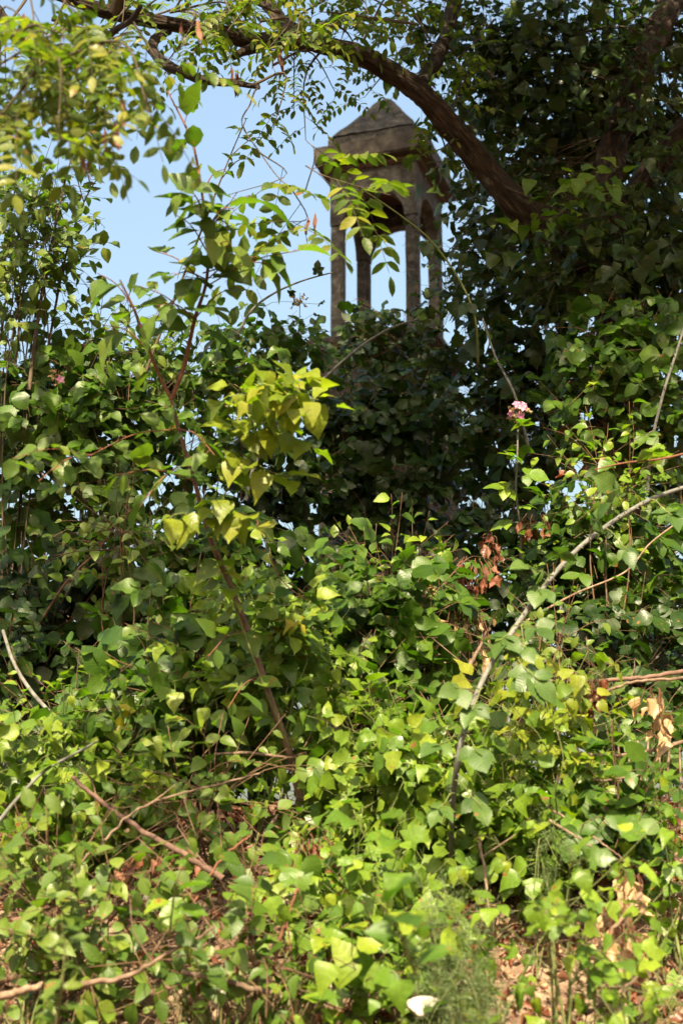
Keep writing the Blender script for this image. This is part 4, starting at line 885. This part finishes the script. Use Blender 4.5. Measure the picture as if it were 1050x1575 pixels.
for _ in range(2600):
    a = np.array([RNG.uniform(-.9, .9), RNG.uniform(2.25, 3.8), 0]); d = unit(rnd3(1)[0] * np.array([1, 1, .25])) * RNG.uniform(.03, .14); a[2] = gz(a[0], a[1]) + .015; b = a + d; b[2] = gz(b[0], b[1]) + RNG.uniform(.01, .06)
    tb.add(np.array([a, (a + b) / 2 + rnd3(1, .006)[0], b]), [.0015, .0007], 4)
stem_mesh(lit, tb, 'dry_stick', 'twig', 'stuff')
gr = thing('grass', (0, 2.5, 1.45), 'thin grass blades scattered on the lower bank', 'grass'); gr['kind'] = 'stuff'
GL = Leaves(gr, M['grass'], 0, 'blade', 'grass_blades')
for cx, cy, n, s in [(380, 1470, 150, .12), (330, 1430, 90, .1), (1000, 1540, 70, .12), (960, 1500, 50, .1), (60, 1300, 60, .1), (500, 1500, 60, .1), (720, 1560, 50, .09), (1030, 1450, 40, .1)]:
    q = P(cx, cy, 2.65); x = q[0] + RNG.normal(0, .07, n); y = q[1] + RNG.normal(0, .06, n)
    GL.add(np.stack([x, y, gz(x, y)], 1), UP + rnd3(n, .35), rnd3(n), RNG.uniform(.6, 1.2, n) * s, 'blade')
# near sprigs, out of focus
cane('near_sprig', 'blurred broad-leaved sprig close to the lens at the bottom middle', 'sprig', [(640, 1500, 1.95), (620, 1450, 1.9), (600, 1410, 1.88), (580, 1385, 1.86)], [.0016, .0008], 'elm', .045, .022, 'bramble', 'green_stem', 'near blurred sprigs', base=(P(640, 1500, 1.95)[0], 1.95, float(gz(0, 1.95))))
cane('near_sprig', 'blurred pinnate sprig close to the lens at the bottom left', 'sprig', [(85, 1600, 2.05), (95, 1520, 2.0), (100, 1460, 1.98), (95, 1420, 1.96)], [.0016, .0008], 'elm', .032, .014, 'elm', 'green_stem', 'near blurred sprigs', flat=.9)
cane('near_sprig', 'rosette of fresh leaves above the pale branch on the left', 'sprig', [(260, 1440, 2.4), (265, 1400, 2.35), (270, 1365, 2.32), (280, 1330, 2.3)], [.0018, .0008], 'elm', .042, .018, 'clematis', 'green_stem', 'near blurred sprigs')
cane('near_sprig', 'blurred lime sprig at the bottom right corner', 'sprig', [(965, 1590, 2.1), (955, 1540, 2.08), (960, 1500, 2.06), (950, 1470, 2.05)], [.0014, .0008], 'heart', .03, .03, 'clematis', 'green_stem', 'near blurred sprigs')

# ------------------------------------------------------------------ turn leaves into parts: those that show largest singly, the rest joined
for pl in PLANTS: pl.pack()
allP = np.concatenate([p.P for p in PLANTS]); allC = np.concatenate([p.P + p.D * (p.S * .5)[:, None] for p in PLANTS]); allS = np.concatenate([p.S for p in PLANTS]); allF = np.concatenate([np.abs((p.N * unit(p.P - np.array([0, 0, CAMZ]))).sum(1)) for p in PLANTS])
pr = project(allC); G = 5.0; nx, ny = 210, 315; buf = np.full((ny, nx), -1, np.int64)
rad = allS * .36 * FPX / np.maximum(pr[:, 2], .1) / G * np.sqrt(.25 + .75 * allF); cxy = pr[:, :2] / G
order = np.argsort(-pr[:, 2]); ok = (pr[:, 2] > .3) & (cxy[:, 0] > -2) & (cxy[:, 0] < nx + 2) & (cxy[:, 1] > -2) & (cxy[:, 1] < ny + 2)
x0 = np.clip(np.rint(cxy[:, 0] - rad), 0, nx).astype(int); x1 = np.clip(np.rint(cxy[:, 0] + rad), 0, nx).astype(int); y0 = np.clip(np.rint(cxy[:, 1] - rad), 0, ny).astype(int); y1 = np.clip(np.rint(cxy[:, 1] + rad), 0, ny).astype(int)
for q in order:
    if ok[q]: buf[y0[q]:y1[q], x0[q]:x1[q]] = q
vis = np.bincount(buf[buf >= 0], minlength=len(allP))
TOTAL = 2700
thr = max(3, np.sort(vis)[::-1][min(TOTAL, len(vis) - 1)])
TM = {}
def leaf_mesh(ti, m):
    if (ti, m.name) not in TM:
        V, Q, U = TLIST[ti]; TM[(ti, m.name)] = mesh_np('leaf', V, Q, U, None, m)
    return TM[(ti, m.name)]
off = 0; nparts = 0
for pl in PLANTS:
    n = len(pl.P); v = vis[off:off + n]; off += n
    base = np.array(pl.root.location if pl.base is None else pl.base); B = np.cross(pl.N, pl.D)
    sel = np.argsort(-v)[:pl.cap] if pl.cap else np.array([], int); sel = sel[v[sel] >= thr] if pl.name == 'leaf' else sel
    single = np.zeros(n, bool); single[sel] = True
    wv = RNG.uniform(.85, 1.15, n)
    for q in sel:
        o = bpy.data.objects.new(pl.name, leaf_mesh(int(pl.T[q]), pl.mat)); COL.objects.link(o); o.parent = pl.root; nparts += 1
        R = np.eye(4); R[:3, 0] = pl.D[q] * pl.S[q]; R[:3, 1] = B[q] * pl.S[q] * wv[q]; R[:3, 2] = pl.N[q] * pl.S[q]; R[:3, 3] = pl.P[q] - base
        o.matrix_basis = Matrix(R.tolist())
    VV, QQ, UU, RR = [], [], [], []; c0 = 0
    for ti in np.unique(pl.T[~single]):
        k = np.where((pl.T == ti) & ~single)[0]; V, Q, U = TLIST[ti]; s = pl.S[k][:, None, None]
        W3 = (pl.P[k] - base)[:, None, :] + s * (V[None, :, 0:1] * pl.D[k][:, None] + V[None, :, 1:2] * wv[k][:, None, None] * B[k][:, None] + V[None, :, 2:3] * pl.N[k][:, None])
        nv = len(V); VV.append(W3.reshape(-1, 3)); QQ.append((Q[None] + (np.arange(len(k)) * nv)[:, None, None] + c0).reshape(-1, 4)); UU.append(np.tile(U, (len(k), 1))); RR.append(np.repeat(RNG.random(len(k)), len(Q))); c0 += len(k) * nv
    if VV: part(pl.rest, mesh_np(pl.rest, np.concatenate(VV), np.concatenate(QQ), np.concatenate(UU), np.concatenate(RR), pl.mat), pl.root, 'stuff')
print('LEAVES', len(allP), 'single', nparts, 'thr', thr, 'quads', sum(sum((p.T == t).sum() * len(TLIST[t][1]) for t in np.unique(p.T)) for p in PLANTS))
